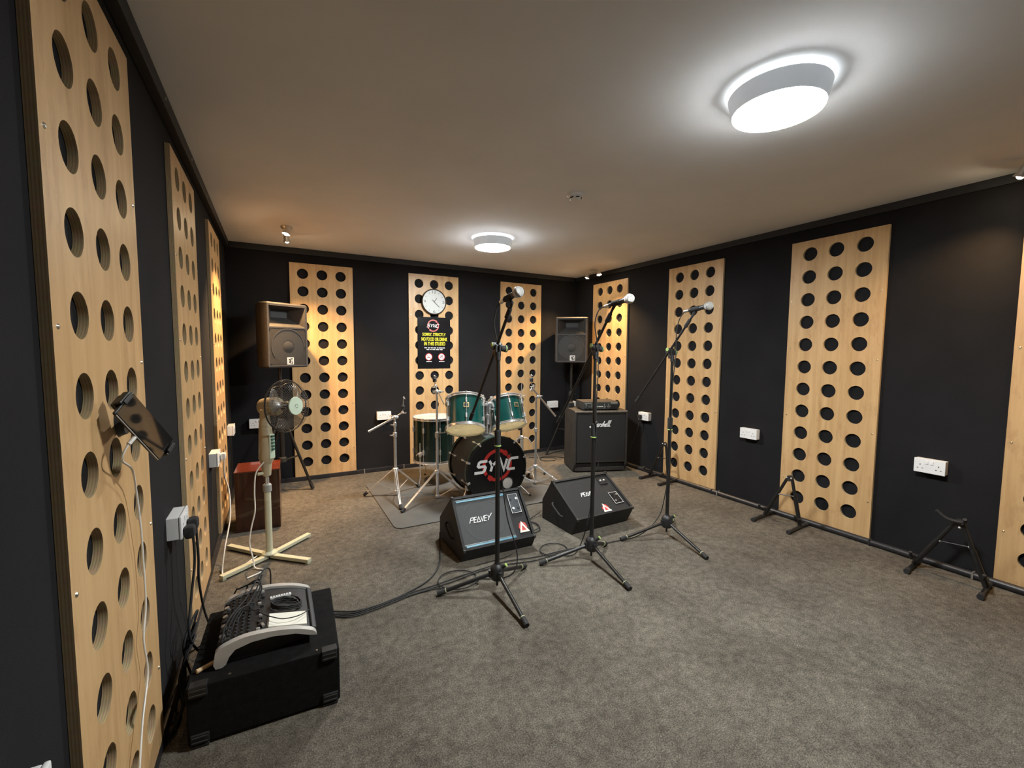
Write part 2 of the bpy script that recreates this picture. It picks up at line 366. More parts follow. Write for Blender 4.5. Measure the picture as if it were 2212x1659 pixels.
# black rounded trunking along the foot of the walls, with bright clips
bm = nb(); tube(bm, [(XR - .030, -1.6, .021), (XR - .030, 4.70, .021)], .021, 12); br = struct('baseboard_right', bm, TRUNK)
for y in (0.86, 2.52, 2.58, 3.30, 1.36):
    b2 = nb(); box(b2, (XR - .030, y, .021), (.046, .012, .046), .006); obj('clip', b2, STEEL if y in (0.86, 2.52) else BLACKR, br)
bm = nb(); box(bm, ((XL + XR) / 2, YB - .012, .022), (XR - XL - .12, .024, .044), .006); bbk = struct('baseboard_back', bm, TRUNK)
for x in (0.80, 1.22, 2.0):
    b2 = nb(); box(b2, (x, YB - .014, .022), (.012, .030, .048), .005); obj('clip', b2, STEEL, bbk)
bm = nb(); box(bm, (XL + .010, 2.1, .024), (.020, 5.2, .048), .006); struct('baseboard_left', bm, TRUNK)

# ------------------------------------------------------------------ perforated plywood panels
HOLE_R = 0.0495; PITCH_X = 0.1729; PITCH_Z = 0.16853; HZ0 = 2.0388
_pc = {}
def panel_mesh(wd, seg=28):
    bm = nb(); H = ZPT - ZPB
    xs = [-PITCH_X * 1.5, -PITCH_X * .5, PITCH_X * .5, PITCH_X * 1.5]
    zc = [HZ0 - i * PITCH_Z - ZPB for i in range(12)]
    zs = [zc[0] + PITCH_Z / 2] + [z - PITCH_Z / 2 for z in zc]
    def sqpt(cx, cz, a):
        c, s = math.cos(a), math.sin(a); k = 1 / max(abs(c) / (PITCH_X / 2), abs(s) / (PITCH_Z / 2)); return cx + c * k, cz + s * k
    cache = {}
    def V(x, y, z):
        k = (round(x, 5), round(y, 5), round(z, 5))
        if k not in cache: cache[k] = bm.verts.new((x, y, z))
        return cache[k]
    angs = sorted(set([2 * PI * i / seg for i in range(seg)]))
    ca = [math.atan2(PITCH_Z, PITCH_X) + 0, PI - math.atan2(PITCH_Z, PITCH_X), PI + math.atan2(PITCH_Z, PITCH_X), 2 * PI - math.atan2(PITCH_Z, PITCH_X)]
    for c in ca:                      # snap nearest sample to each corner
        i = min(range(len(angs)), key=lambda q: abs(angs[q] - c)); angs[i] = c
    for y, flip in ((0.0, 0), (TP, 1)):
        for i in range(3):
            for cz in zc:
                cx = (i - 1) * PITCH_X; ring, out = [], []
                for a in angs:
                    ring.append(V(cx + HOLE_R * math.cos(a), y, cz + HOLE_R * math.sin(a))); q = sqpt(cx, cz, a); out.append(V(q[0], y, q[1]))
                for k in range(seg):
                    j = (k + 1) % seg; bm.faces.new((ring[k], ring[j], out[j], out[k]))
    def strip(x0, x1, z0, z1):
        for y in (0.0, TP): bm.faces.new((V(x0, y, z0), V(x1, y, z0), V(x1, y, z1), V(x0, y, z1)))
    h = wd / 2
    strip(-h, xs[0], 0, H); strip(xs[3], h, 0, H); strip(xs[0], xs[3], zs[0], H); strip(xs[0], xs[3], 0, zs[-1])
    for i in range(3):
        for cz in zc:
            cx = (i - 1) * PITCH_X
            for k in range(seg):
                j = (k + 1) % seg
                p = [(cx + HOLE_R * math.cos(angs[q]), cz + HOLE_R * math.sin(angs[q])) for q in (k, j)]
                f = bm.faces.new((V(p[0][0], 0, p[0][1]), V(p[1][0], 0, p[1][1]), V(p[1][0], TP, p[1][1]), V(p[0][0], TP, p[0][1]))); f.material_index = 1
    for a, b in (((-h, 0), (h, 0)), ((h, 0), (h, H)), ((h, H), (-h, H)), ((-h, H), (-h, 0))):
        f = bm.faces.new((V(a[0], 0, a[1]), V(b[0], 0, b[1]), V(b[0], TP, b[1]), V(a[0], TP, a[1]))); f.material_index = 1
    return bm
def panel(loc, rz, wd, label, screws):
    t = thing('acoustic_panel', label, 'acoustic panel', loc, rz, 'perforated plywood panels on the walls')
    if wd not in _pc:
        o = obj('board', panel_mesh(wd), [WOOD, EDGE], t, 30); _pc[wd] = o.data
    else:
        o = bpy.data.objects.new('board', _pc[wd]); C.objects.link(o); o.parent = t
    if 'scr' not in _pc:
        b = nb(); lathe(b, [(0, -.0035), (.0035, -.003), (.0060, 0.0)], frame((0, 0, 0), (1, 0, 0), (0, 1, 0)), 10); s0 = obj('screw', b, BRASS, t); _pc['scr'] = s0.data
        bpy.data.objects.remove(s0)
    for sx, sz in screws:
        s = bpy.data.objects.new('screw', _pc['scr']); C.objects.link(s); s.parent = t; s.location = (sx * (wd / 2 - .022), 0, sz)
    return t
SCR = [(-1, .28), (-1, .78), (-1, 1.30), (-1, 1.66), (1, .25), (1, .72), (1, 1.22), (1, 1.68)]
YBP, XRP, XLP = YB - TP - .001, XR - TP - .001, XL + TP + .001
WB = 0.575
panel((0.127 + .305, YBP, ZPB), 0, WB, 'plywood panel with round holes on the far wall, right beside the fan and left loudspeaker', SCR)
panel((1.2775 + .305, YBP, ZPB), 0, WB, 'plywood panel with round holes carrying the clock and black poster', SCR)
panel((2.399 + .305, YBP, ZPB), 0, WB, 'plywood panel with round holes directly behind the right-hand rack tom', SCR)
panel((XRP, 4.376 - .305, ZPB), -PI / 2, .61, 'plywood panel with round holes behind the bass amplifier cabinet', SCR)
panel((XRP, 3.177 - .305, ZPB), -PI / 2, .61, 'plywood panel with round holes behind the rightmost microphone stand', SCR)
panel((XRP, 1.982 - .305, ZPB), -PI / 2, .61, 'wide plywood panel with round holes and an A-frame guitar stand at its foot', SCR)
panel((XRP, 0.784 - .305, ZPB), -PI / 2, .61, 'plywood panel cut off by the right edge of the picture', SCR)
panel((XLP, 1.1007 + .305, ZPB), PI / 2, .61, 'largest nearest plywood panel with round holes, the phone holder fixed to it', SCR)
panel((XLP, 2.3008 + .305, ZPB), PI / 2, .61, 'plywood panel on the left wall between the nearest panel and the one by the fan', SCR)
panel((XLP, 3.482 + .305, ZPB), PI / 2, .61, 'narrow-looking warm lit plywood panel at the far end of the left wall', SCR)

# ------------------------------------------------------------------ ceiling fittings
def led(loc, label):
    t = thing('ceiling_light', label, 'ceiling light', loc, 0, 'round ceiling lights')
    b = nb(); lathe(b, [(.118, 0), (.118, -.0165), (.158, -.0165)], seg=48); obj('mounting_plate', b, LEDH, t)
    b = nb(); lathe(b, [(.1445, -.003), (.1445, -.0160)], seg=48); lathe(b, [(.1405, -.003), (.1405, -.0160)], seg=48); lathe(b, [(.1405, -.003), (.1445, -.003)], seg=48); obj('backlight_ring', b, LEDR, t)
    b = nb(); lathe(b, [(.150, -.017), (.1665, -.017), (.1685, -.020), (.1525, -.0835), (.149, -.0845), (.147, -.083)], seg=64); obj('housing', b, LEDH, t)
    b = nb(); lathe(b, [(.1500, -.0840), (.1500, -.0874), (.120, -.0886), (.06, -.0891), (0, -.0893)], seg=64); obj('diffuser', b, LEDM, t)
led((1.685, 3.463, ZC), 'round cool white ceiling light above the drum kit, the farther one')
led((1.668, 1.015, ZC), 'large round cool white ceiling light nearest the camera')
t = thing('smoke_detector', 'small white smoke detector on the ceiling between the round lights', 'smoke detector', (1.677, 2.27, ZC))
b = nb(); lathe(b, [(.050, 0), (.052, -.010), (.048, -.016), (.038, -.018)], seg=32); obj('base', b, WHITEP, t)
b = nb(); lathe(b, [(.038, -.018), (.036, -.030), (.030, -.038), (0, -.040)], seg=32); obj('cap', b, WHITEP, t)
for k in range(6):
    a = 2 * PI * k / 6 + .3; b = nb(); box(b, (.0365 * math.cos(a), .0365 * math.sin(a), -.025), (.004, .022, .007), 0, Matrix.Rotation(a, 3, 'Z')); obj('slot', b, DARKHOLE, t)

def spots(base, heads, label, k=1.0):
    t = thing('spotlight', label, 'spotlight', (base[0], base[1], ZC), 0, 'twin ceiling spotlights')
    b = nb(); lathe(b, [(.040, 0), (.042, -.008), (.036, -.018), (0, -.020)], seg=24); obj('ceiling_rose', b, STEEL, t)
    pts = [(h[0][0] - base[0], h[0][1] - base[1], -.05) for h in heads]
    b = nb(); cyl(b, (0, 0, -.015), (0, 0, -.045), .007)
    if len(heads) > 1: cyl(b, (pts[0][0], pts[0][1], -.045), (pts[1][0], pts[1][1], -.045), .006)
    obj('bar', b, STEEL, t)
    for h, aim in heads:
        p = Vector((h[0] - base[0], h[1] - base[1], h[2] - ZC)); d = (Vector(aim) - Vector(h)).normalized()
        hd = nb(); M = frame(p, (0.3, 1, 0.2), d); lathe(hd, [(0, -.050), (.016, -.050), (.020, -.040), (.024, -.005), (.030, .010), (.028, .010), (.020, -.004)], M, 20)
        cyl(hd, p - d * .03, (p.x, p.y, -.045), .005); H = obj('spot_head', hd, STEEL, t)
        bu = nb(); sphere(bu, p + d * .004, .0165, 14, 8); obj('bulb', bu, BULB, H)
        ld = bpy.data.lights.new('halogen', 'SPOT'); ld.energy = SPOT_POWER * k; ld.color = SPOT_COL; ld.spot_size = math.radians(86); ld.spot_blend = 1.0; ld.shadow_soft_size = 0.02
        lo = bpy.data.objects.new('halogen', ld); C.objects.link(lo); lo.parent = t
        lo.matrix_local = frame(p + d * .026, (0.3, 1, 0.2), -d)
spots((0.11, 3.97), [((0.105, 3.85, 2.20), (-0.32, 3.72, 0.75)), ((0.115, 4.11, 2.20), (0.45, 4.66, 0.30))], 'twin halogen spotlight in the far left corner above the loudspeaker', 1.5)
spots((3.325, 4.13), [((3.335, 4.25, 2.20), (2.74, 4.70, 0.25)), ((3.318, 4.01, 2.20), (3.28, 3.50, 0.20))], 'twin halogen spotlight in the far right corner above the bass amplifier', 1.0)
spots((3.323, 0.64), [((3.323, 0.765, 2.20), (3.53, 1.35, 0.9)), ((3.323, 0.50, 2.20), (3.53, 0.15, 0.9))], 'halogen spotlight at the right edge of the picture by the ceiling', .28)

# ------------------------------------------------------------------ sockets
def socket(wall, along, zc, label, depth=.048):
    if wall == 'R': loc, rz = (XR, along, zc), -PI / 2
    elif wall == 'L': loc, rz = (XL, along, zc), PI / 2
    else: loc, rz = (along, YB, zc), 0
    t = thing('wall_socket', label, 'wall socket', loc, rz, 'white double wall sockets')
    b = nb(); box(b, (0, -(depth - .009) / 2, 0), (.144, depth - .009, .084), .003); obj('back_box', b, WHITEP, t)
    b = nb(); box(b, (0, -depth + .0045, 0), (.147, .009, .087), .003); obj('face_plate', b, WHITEP, t)
    for s in (-1, 1):
        b = nb(); box(b, (s * .012, -depth - .001, .022), (.013, .006, .020), .0015); obj('switch', b, WHITEP, t)
        b = nb()
        box(b, (s * .043, -depth, .006), (.004, .001, .008)); box(b, (s * .043 - .011, -depth, -.016), (.007, .001, .004)); box(b, (s * .043 + .011, -depth, -.016), (.007, .001, .004))
        obj('pin_holes', b, DARKHOLE, t)
    return t
socket('R', 1.083, .611, 'white double socket on the right wall above the nearest guitar stand')
socket('R', 2.25, .618, 'white double socket on the right wall between the two panels flanking the middle guitar stand')
socket('R', 3.447, .606, 'white double socket beside the bass cabinet with a black plug in it')
socket('B', -.156, .607, 'white double socket in the far left corner half hidden by the fan')
socket('B', 1.010, .607, 'white double socket on the far wall behind the left cymbal stand')
socket('B', 3.182, .617, 'white double socket behind the right loudspeaker stand')
socket('L', .828, .612, 'white double socket cut off by the bottom left corner of the picture')
socket('L', 2.055, .628, 'white double socket on the left wall with a black plug and hanging black leads')
socket('L', 3.247, .620, 'white double socket on the left wall holding the white fan plug')
socket('L', 4.42, .612, 'white double socket at the far end of the left wall behind the fan')
# plugs
t = thing('power_plug', 'black mains plug in the socket beside the bass cabinet', 'plug', (XR - .048, 3.485, .60))
b = nb(); box(b, (-.016, 0, 0), (.030, .048, .046), .010); obj('body', b, BLACKR, t)
b = nb(); tube(b, catmull([(-.02, 0, -.02), (-.022, .005, -.10), (-.012, .06, -.22), (-.03, .10, -.34), (-.05, .13, -.50), (-.06, .14, -.585)], 6), .004); obj('lead', b, BLACKR, t)
t = thing('power_plug', 'black mains plug with leads hanging down to the mixer on the left wall', 'plug', (XL + .048, 2.055, .60))
for k, (dy, dz) in enumerate(((-.036, .0), (.040, .005))):
    b = nb(); box(b, (.019, dy, dz), (.036, .048, .050), .012); obj('body', b, BLACKR, t)
b = nb(); tube(b, catmull([(.028, -.036, -.02), (.030, -.045, -.12), (.020, -.08, -.24), (.016, -.13, -.36), (.03, -.02, -.50), (.06, .06, -.555), (.09, .02, -.50)], 6), .0045); obj('lead', b, BLACKR, t)
b = nb(); tube(b, catmull([(.028, .040, -.02), (.030, .045, -.14), (.026, .06, -.25), (.026, .17, -.44), (.05, .20, -.54), (.10, .16, -.52)], 6), .0045); obj('lead', b, BLACKR, t)
t = thing('power_plug', 'white mains plug of the fan in the left wall socket', 'plug', (XL + .048, 3.285, .62))
b = nb(); box(b, (.016, 0, 0), (.030, .048, .046), .010); obj('body', b, WHITEP, t)
b = nb(); tube(b, catmull([(.020, 0, -.02), (.020, -.01, -.12), (.045, -.05, -.22), (.052, -.14, -.36), (.030, -.26, -.50), (.020, -.33, -.605), (.034, -.37, -.613), (.10, -.33, -.613), (.19, -.20, -.613), (.26, -.14, -.613), (.30, -.18, -.60)], 6), .004); obj('lead', b, WCABLE, t)

# ------------------------------------------------------------------ clock and poster (far wall)
t = thing('wall_clock', 'round white wall clock with dark rim on the plywood panel', 'clock', (1.573, YBP, 1.846))
W2 = frame((0, 0, 0), (1, 0, 0), (0, -1, 0))     # local z points into the room
b = nb(); lathe(b, [(.120, 0), (.141, .001), (.143, .015), (.141, .030), (.134, .036), (.131, .030), (.130, .022)], W2, 56); obj('rim', b, BRONZE, t)
b = nb(); lathe(b, [(.1305, .022), (.06, .0225), (0, .0225)], W2, 56); obj('dial', b, CLOCKW, t)
for body, a, hgt, wdt in (('12', 90, .030, .040), ('3', 0, .030, .024), ('6', -90, .030, .026), ('9', 180, .030, .024)):
    text('numeral', body, W2 @ Matrix.Translation((.107 * math.cos(math.radians(a)), .107 * math.sin(math.radians(a)), .0230)), wdt, hgt, CLOCKK, t)
for k in range(12):
    if k % 3:
        a = 2 * PI * k / 12; b = nb(); box(b, (.108, 0, .0232), (.016, .004, .0006)); bmesh.ops.transform(b, matrix=W2 @ Matrix.Rotation(a, 4, 'Z'), verts=b.verts); obj('hour_mark', b, CLOCKK, t)
for a, ln, back, wd, nm in ((53, .052, -.006, .007, 'hour_hand'), (-43, .082, -.034, .006, 'minute_hand')):
    b = nb(); box(b, ((ln + back) / 2, 0, .026), (ln - back, wd, .0012)); bmesh.ops.transform(b, matrix=W2 @ Matrix.Rotation(math.radians(a), 4, 'Z'), verts=b.verts); obj(nm, b, CLOCKK, t)

def ring_arc(bm, cx, cy, r0, r1, a0, a1, h0, h1, M, n=22, mi=0):
    P = []
    for k in range(n): 
        a = math.radians(a0 + (a1 - a0) * k / n); b_ = math.radians(a0 + (a1 - a0) * (k + 1) / n)
        prism(bm, [(cx + r0 * math.cos(a), cy + r0 * math.sin(a)), (cx + r1 * math.cos(a), cy + r1 * math.sin(a)), (cx + r1 * math.cos(b_), cy + r1 * math.sin(b_)), (cx + r0 * math.cos(b_), cy + r0 * math.sin(b_))], h0, h1, M, mi)
SYNC = [[(.98, 1), (.30, 1), (.16, .9), (.16, .62), (.28, .53), (.86, .53), (.98, .42), (.98, .14), (.84, 0), (.0, 0)],
        [(1.20, 1.0), (1.66, .50), (1.66, 0)], [(2.12, 1.0), (1.66, .50)],
        [(2.36, 0), (2.36, 1.0), (3.06, 0.0), (3.06, 1.0)],
        [(4.30, 1), (3.56, 1), (3.40, .88), (3.40, .12), (3.56, 0), (4.26, 0)]]
def sync_logo(parent, M, cx, cy, R, ww, wh, red_mt, white_mt, e=0.0005, sw=.25):
    b = nb()
    ring_arc(b, cx, cy, R * .80, R, 52, 216, 0, e, M); ring_arc(b, cx, cy, R * .80, R, 236, 396, 0, e, M)
    for a in (52, 236):                                   # arrow-like heads where each arc starts
        c_, s_ = math.cos(math.radians(a)), math.sin(math.radians(a)); ox, oy = cx + R * .9 * c_, cy + R * .9 * s_
        tx, ty = s_, -c_
        prism(b, [(ox + c_ * R * .17 - tx * R * .12, oy + s_ * R * .17 - ty * R * .12), (ox - c_ * R * .17 - tx * R * .12, oy - s_ * R * .17 - ty * R * .12), (ox - c_ * R * .13 + tx * R * .20, oy - s_ * R * .13 + ty * R * .20), (ox + c_ * R * .10 + tx * R * .14, oy + s_ * R * .10 + ty * R * .14)], 0, e * 1.2, M)
    obj('logo_ring', b, red_mt, parent)
    b = nb(); sl = .34
    for pl in SYNC:
        stroke(b, [(cx - ww / 2 + ((p[0] + p[1] * sl - .1) / 4.55) * ww, cy - wh / 2 + p[1] * wh) for p in pl], wh * sw, e * 1.3, e * 2.4, M)
    obj('lettering', b, white_mt, parent)

t = thing('poster', 'black laminated no food or drink poster below the clock', 'poster', (1.577, YBP - .001, 1.105))
b = nb()
g = [[None] * 15 for _ in range(11)]
for i in range(11):
    for j in range(15):
        x = -.190 + .38 * i / 10; z = .572 * j / 14
        y = -.002 - .002 * (1 - math.cos((x + .19) / .38 * 2 * PI)) * .5 - .001 * math.sin(z * 14 + x * 9) ** 2
        g[i][j] = b.verts.new((x, y, z))
for i in range(10):
    for j in range(14): b.faces.new((g[i][j], g[i + 1][j], g[i + 1][j + 1], g[i][j + 1]))
bmesh.ops.solidify(b, geom=b.faces[:], thickness=.0008)
obj('sheet', b, POSTER, t)
PM = frame((0, -.0056, 0), (1, 0, 0), (0, -1, 0))
sync_logo(t, PM, -.012, .478, .068, .142, .034, PINK, WHITE, sw=.17)
text('lettering', 'SORRY, STRICTLY', PM @ Matrix.Translation((0, .378, 0)), .270, .038, YELLOW, t, bold=.02)
text('lettering', 'NO FOOD OR DRINK', PM @ Matrix.Translation((.004, .328, 0)), .300, .040, YELLOW, t, bold=.02)
text('lettering', 'IN THIS STUDIO', PM @ Matrix.Translation((.006, .277, 0)), .245, .040, YELLOW, t, bold=.02)
for z, wds in ((.231, [.036, .030, .024, .036, .018, .046, .022]), (.212, [.036, .022, .034, .040, .040])):
    b = nb(); tot = sum(wds) + .005 * (len(wds) - 1); x = -tot / 2 + .006
    for q in wds:
        k = 0.0
        while k < q - .004: box(b, (x + k + .002, z, .0006), (.0034, .0085 + .003 * random.random(), .0004)); k += .0046
        x += q + .005
    bmesh.ops.transform(b, matrix=PM, verts=b.verts); obj('small_print', b, WHITE, t)
for cx in (-.064, .084):
    b = nb(); lathe(b, [(0, .0008), (.037, .0008)], PM @ Matrix.Translation((cx, .130, 0)), 32); obj('sign_disc', b, WHITE, t)
    b = nb(); ring_arc(b, cx, .130, .034, .041, 0, 360, .0008, .0014, PM, 36); stroke(b, [(cx - .022, .152), (cx + .024, .106)], .0045, .0009, .0016, PM); obj('prohibition_ring', b, RED, t)
    b = nb()
    if cx < 0:
        box(b, (cx - .002, .122, .0010), (.040, .006, .0004)); stroke(b, [(cx + .008, .134), (cx + .014, .142), (cx + .010, .150)], .003, .0009, .0012)
    else:
        box(b, (cx - .016, .124, .001), (.010, .016, .0004)); box(b, (cx + .006, .140, .001), (.013, .018, .0004)); box(b, (cx + .006, .122, .001), (.003, .02, .0004))
    bmesh.ops.transform(b, matrix=PM, verts=b.verts); obj('pictogram', b, CLOCKK, t)
    b = nb()
    for k in range(11): box(b, (cx - .030 + k * .006 + .002, .078, .0008), (.0045, .0065, .0004))
    bmesh.ops.transform(b, matrix=PM, verts=b.verts); obj('small_print', b, WHITE, t)
# ------------------------------------------------------------------ loudspeakers on tripod stands
EVM = [[(.46, .86), (.14, .86), (.14, .5), (.40, .5)], [(.14, .5), (.14, .14), (.46, .14)], [(.56, .86), (.72, .30), (.90, .86)], [(.72, .34), (.66, .12)]]
def loudspeaker(center, face, label, wd=.40, ht=.555, dp=.27):
    """face = unit vector the front looks along (horizontal)"""
    rz = math.atan2(face[1], face[0]) + PI / 2
    t = thing('loudspeaker', label, 'loudspeaker', center, rz, 'loudspeakers on tripod stands')
    hw, hh = wd / 2, ht / 2
    bk = hw * .66                                           # narrower back
    b = nb()
    prof = [(-hw, -dp / 2 + .02), (-hw + .015, -dp / 2), (hw - .015, -dp / 2), (hw, -dp / 2 + .02), (hw, -dp / 2 + .10), (bk, dp / 2 - .02), (bk - .02, dp / 2), (-bk + .02, dp / 2), (-bk, dp / 2 - .02), (-hw, -dp / 2 + .10)]
    # side walls, back and rim; the front is left open for the recess
    lo = [b.verts.new((x, y, -hh + .012)) for x, y in prof]; hi = [b.verts.new((x, y, hh - .012)) for x, y in prof]
    lo2 = [b.verts.new((x * .95, y * .95, -hh)) for x, y in prof]; hi2 = [b.verts.new((x * .95, y * .95, hh)) for x, y in prof]
    n = len(prof)
    for i in range(n):
        j = (i + 1) % n
        if i != 1: b.faces.new((lo[i], lo[j], hi[j], hi[i]))
        b.faces.new((lo2[i], lo2[j], lo[j], lo[i])); b.faces.new((hi[i], hi[j], hi2[j], hi2[i]))
    b.faces.new(lo2[::-1]); b.faces.new(hi2)
    obj('cabinet', b, GREYP, t)
    yf = -dp / 2; iw = hw - .015
    # front frame with horn recess
    b = nb()
    zt, zm, zb = hh - .012, hh - .205, -hh + .012
    def fr(x0, x1, z0, z1, y): return [b.verts.new((x0, y, z0)), b.verts.new((x1, y, z0)), b.verts.new((x1, y, z1)), b.verts.new((x0, y, z1))]
    O = fr(-iw, iw, zb, zt, yf)
    H1 = fr(-iw + .016, iw - .016, zm, zt - .016, yf + .002); H2 = fr(-.075, .075, zm + .085, zt - .045, yf + .125)
    W1 = fr(-iw + .016, iw - .016, zb + .012, zm - .012, yf + .002)
    for (a0, a1, c0, c1) in ((H1[0], H1[1], H2[0], H2[1]), (H1[1], H1[2], H2[1], H2[2]), (H1[2], H1[3], H2[2], H2[3]), (H1[3], H1[0], H2[3], H2[0])): b.faces.new((a0, a1, c1, c0))
    b.faces.new((O[3], H1[3], H1[2], O[2])); b.faces.new((O[0], O[1], W1[1], W1[0]))
    b.faces.new((W1[3], W1[2], H1[1], H1[0]))
    b.faces.new((O[0], W1[0], W1[3], H1[0], H1[3], O[3])); b.faces.new((O[1], O[2], H1[2], H1[1], W1[2], W1[1]))
    obj('front_frame', b, GREYP, t)
    b = nb(); b.faces.new([b.verts.new(v) for v in ((-.075, yf + .1245, zm + .085), (.075, yf + .1245, zm + .085), (.075, yf + .1245, zt - .045), (-.075, yf + .1245, zt - .045))]); obj('horn_throat', b, DARKHOLE, t)
    zc_ = (zb + zm) / 2
    b = nb(); box(b, (0, yf + .008, zc_), (2 * iw - .032, .008, zm - zb - .026), .003); g_ = obj('grille', b, GRILLE, t)
    b = nb(); ring_arc(b, 0, zc_, .148, .156, 55, 215, .0, .003, frame((0, yf + .0035, 0), (1, 0, 0), (0, -1, 0)), 26); ring_arc(b, 0, zc_, .148, .156, 0, 55, .0, .003, frame((0, yf + .0035, 0), (1, 0, 0), (0, -1, 0)), 10); obj('cone_rim', b, GREYP, t)
    b = nb(); lathe(b, [(.145, .0), (.10, .001), (.055, .0015)], frame((0, yf + .004, zc_), (1, 0, 0), (0, -1, 0)), 40); lathe(b, [(.052, .0), (.03, .006), (0, .009)], frame((0, yf + .004, zc_), (1, 0, 0), (0, -1, 0)), 28); obj('cone', b, mat('speaker_cone', (.022, .021, .019), .7, var=.4, vscale=300), t)
    # white square badge with the two linked letters
    bm_ = frame((.015, yf + .0025, zb + .045), (1, 0, 0), (0, -1, 0)); e = nb(); s = .056
    stroke(e, [(-s / 2, -s / 2), (s / 2, -s / 2), (s / 2, s / 2), (-s / 2, s / 2)], .0048, 0, .002, bm_, closed=True)
    for pl in EVM: stroke(e, [(-s / 2 + p[0] * s, -s / 2 + p[1] * s) for p in pl], .0048, 0, .002, bm_)
    obj('badge', e, WHITE, t)
    for s in (-1, 1):
        for z in (zb + .02, zm - .02):
            b = nb(); cyl(b, (s * (iw - .022), yf + .003, z), (s * (iw - .022), yf - .001, z), .005, seg=8); obj('screw', b, BLACKM, t)
    return t
SPL = Vector((.035, 4.385, 1.425)); SPR = Vector((3.262, 4.44, 1.447))
loudspeaker(SPL, Vector((.54, -.84)).normalized(), 'dark grey loudspeaker on a tripod stand in the far left corner above the fan')
loudspeaker(SPR, Vector((-.62, -.785)).normalized(), 'dark grey loudspeaker on a tripod stand in the far right corner behind the bass cabinet')
def tripod(base, top, feet, label, hubz=.62):
    t = thing('speaker_stand', label, 'speaker stand', (base[0], base[1], 0), 0, 'black tripod speaker stands')
    b = nb(); cyl(b, (0, 0, .30), (0, 0, .80), .019); obj('outer_pole', b, BLACKM, t)
    b = nb(); cyl(b, (0, 0, .78), (0, 0, top), .0155); obj('inner_pole', b, BLACKM, t)
    b = nb(); lathe(b, [(.020, .74), (.030, .745), (.032, .79), (.022, .81)], seg=18); cyl(b, (.02, 0, .77), (.06, 0, .77), .006); cyl(b, (.058, -.02, .77), (.058, .02, .77), .007); obj('clamp', b, BLACKR, t)
    b = nb(); lathe(b, [(.020, hubz - .03), (.034, hubz - .025), (.036, hubz + .02), (.020, hubz + .03)], seg=18); obj('upper_collar', b, BLACKR, t)
    b = nb(); lathe(b, [(.020, .29), (.033, .295), (.033, .33), (.020, .34)], seg=18); obj('lower_collar', b, BLACKR, t)
    for f in feet:
        d = Vector((f[0] - base[0], f[1] - base[1], 0)); u = d.normalized()
        a = u * .03 + Vector((0, 0, hubz)); e = d + Vector((0, 0, .016))
        b = nb(); cyl(b, a, e, .0125, seg=10); L_ = obj('leg', b, BLACKM, t)
        b = nb(); q = (e - a).normalized(); cyl(b, e - q * .05, e + q * .006, .0165, seg=10); obj('rubber_foot', b, BLACKR, L_)
        b = nb(); mid = a.lerp(e, .50); cyl(b, u * .03 + Vector((0, 0, .31)), mid, .008, seg=8); obj('brace', b, BLACKM, t)
tripod((SPL.x, SPL.y), SPL.z - .277, [(.275, 4.40), (-.26, 4.19), (-.12, 4.66)], 'black tripod stand under the left loudspeaker, partly behind the fan', .66)
tripod((SPR.x, SPR.y), SPR.z - .277, [(2.985, 4.56), (3.12, 4.13), (3.47, 4.62)], 'black tripod stand under the right loudspeaker beside the bass cabinet', .66)

# ------------------------------------------------------------------ pedestal fan
FX, FY = -.065, 3.035
t = thing('pedestal_fan', 'cream pedestal fan with cross base and clear cage', 'fan', (FX, FY, 0))
def foot_bar(p, nm='leg'):
    d = Vector((p[0] - FX, p[1] - FY, 0)); L_ = d.length; u = d.normalized(); R = frame((0, 0, 0), u, (0, 0, 1)).to_3x3()
    b = nb(); box(b, u * (L_ / 2 + .008) + Vector((0, 0, .020)), (L_ - .016, .034, .022), .003, R); box(b, u * (L_ - .012) + Vector((0, 0, .007)), (.02, .028, .014), .002, R); obj(nm, b, CREAM, t)
for p in ((.174, 3.262), (.150, 2.841), (-.300, 3.300), (-.303, 2.850)): foot_bar(p)
b = nb(); lathe(b, [(.045, .033), (.042, .040), (.022, .050), (.019, .060), (.019, .44), (0, .44)], seg=24); obj('lower_pole', b, CREAM, t)
b = nb(); lathe(b, [(.019, .425), (.0245, .428), (.0245, .468), (.018, .475), (.011, .476)], seg=20); obj('collar', b, mat('grey_plastic', (.30, .30, .27), .5, var=.1), t)
b = nb(); cyl(b, (0, 0, .46), (0, 0, .56), .0115, seg=16); obj('upper_pole', b, CHROME, t)
b = nb(); cyl(b, (-.018, -.012, .545), (-.048, -.02, .545), .010, seg=12); obj('height_knob', b, CREAM, t)
b = nb(); lathe(b, [(.020, .525), (.024, .53), (.030, .60), (.034, .612)], seg=24); obj('neck_socket', b, CREAMD, t)
FN = Vector((.70, -.71, .06)).normalized()
b = nb()
prev = None
rings = []
for z, rx, ry, ox in ((.605, .030, .034, 0), (.640, .044, .046, .004), (.70, .040, .046, .006), (.77, .036, .042, .004), (.83, .034, .036, 0), (.875, .028, .030, 0), (.905, .026, .028, 0)):
    rings.append([b.verts.new((FN.x * (ox + ry * math.cos(a)) - FN.y * rx * math.sin(a), FN.y * (ox + ry * math.cos(a)) + FN.x * rx * math.sin(a), z)) for a in [2 * PI * k / 20 for k in range(20)]])
for A, B in zip(rings, rings[1:]):
    for k in range(20): b.faces.new((A[k], A[(k + 1) % 20], B[(k + 1) % 20], B[k]))
b.faces.new(rings[0][::-1]); b.faces.new(rings[-1]); cb = obj('control_column', b, CREAMD, t, 60)
u2 = Vector((FN.x, FN.y, 0)).normalized()
b = nb(); box(b, u2 * .047 + Vector((0, 0, .712)), (.010, .040, .150), .004, frame((0, 0, 0), u2, (0, 0, 1)).to_3x3()); obj('control_strip', b, MINT, cb)
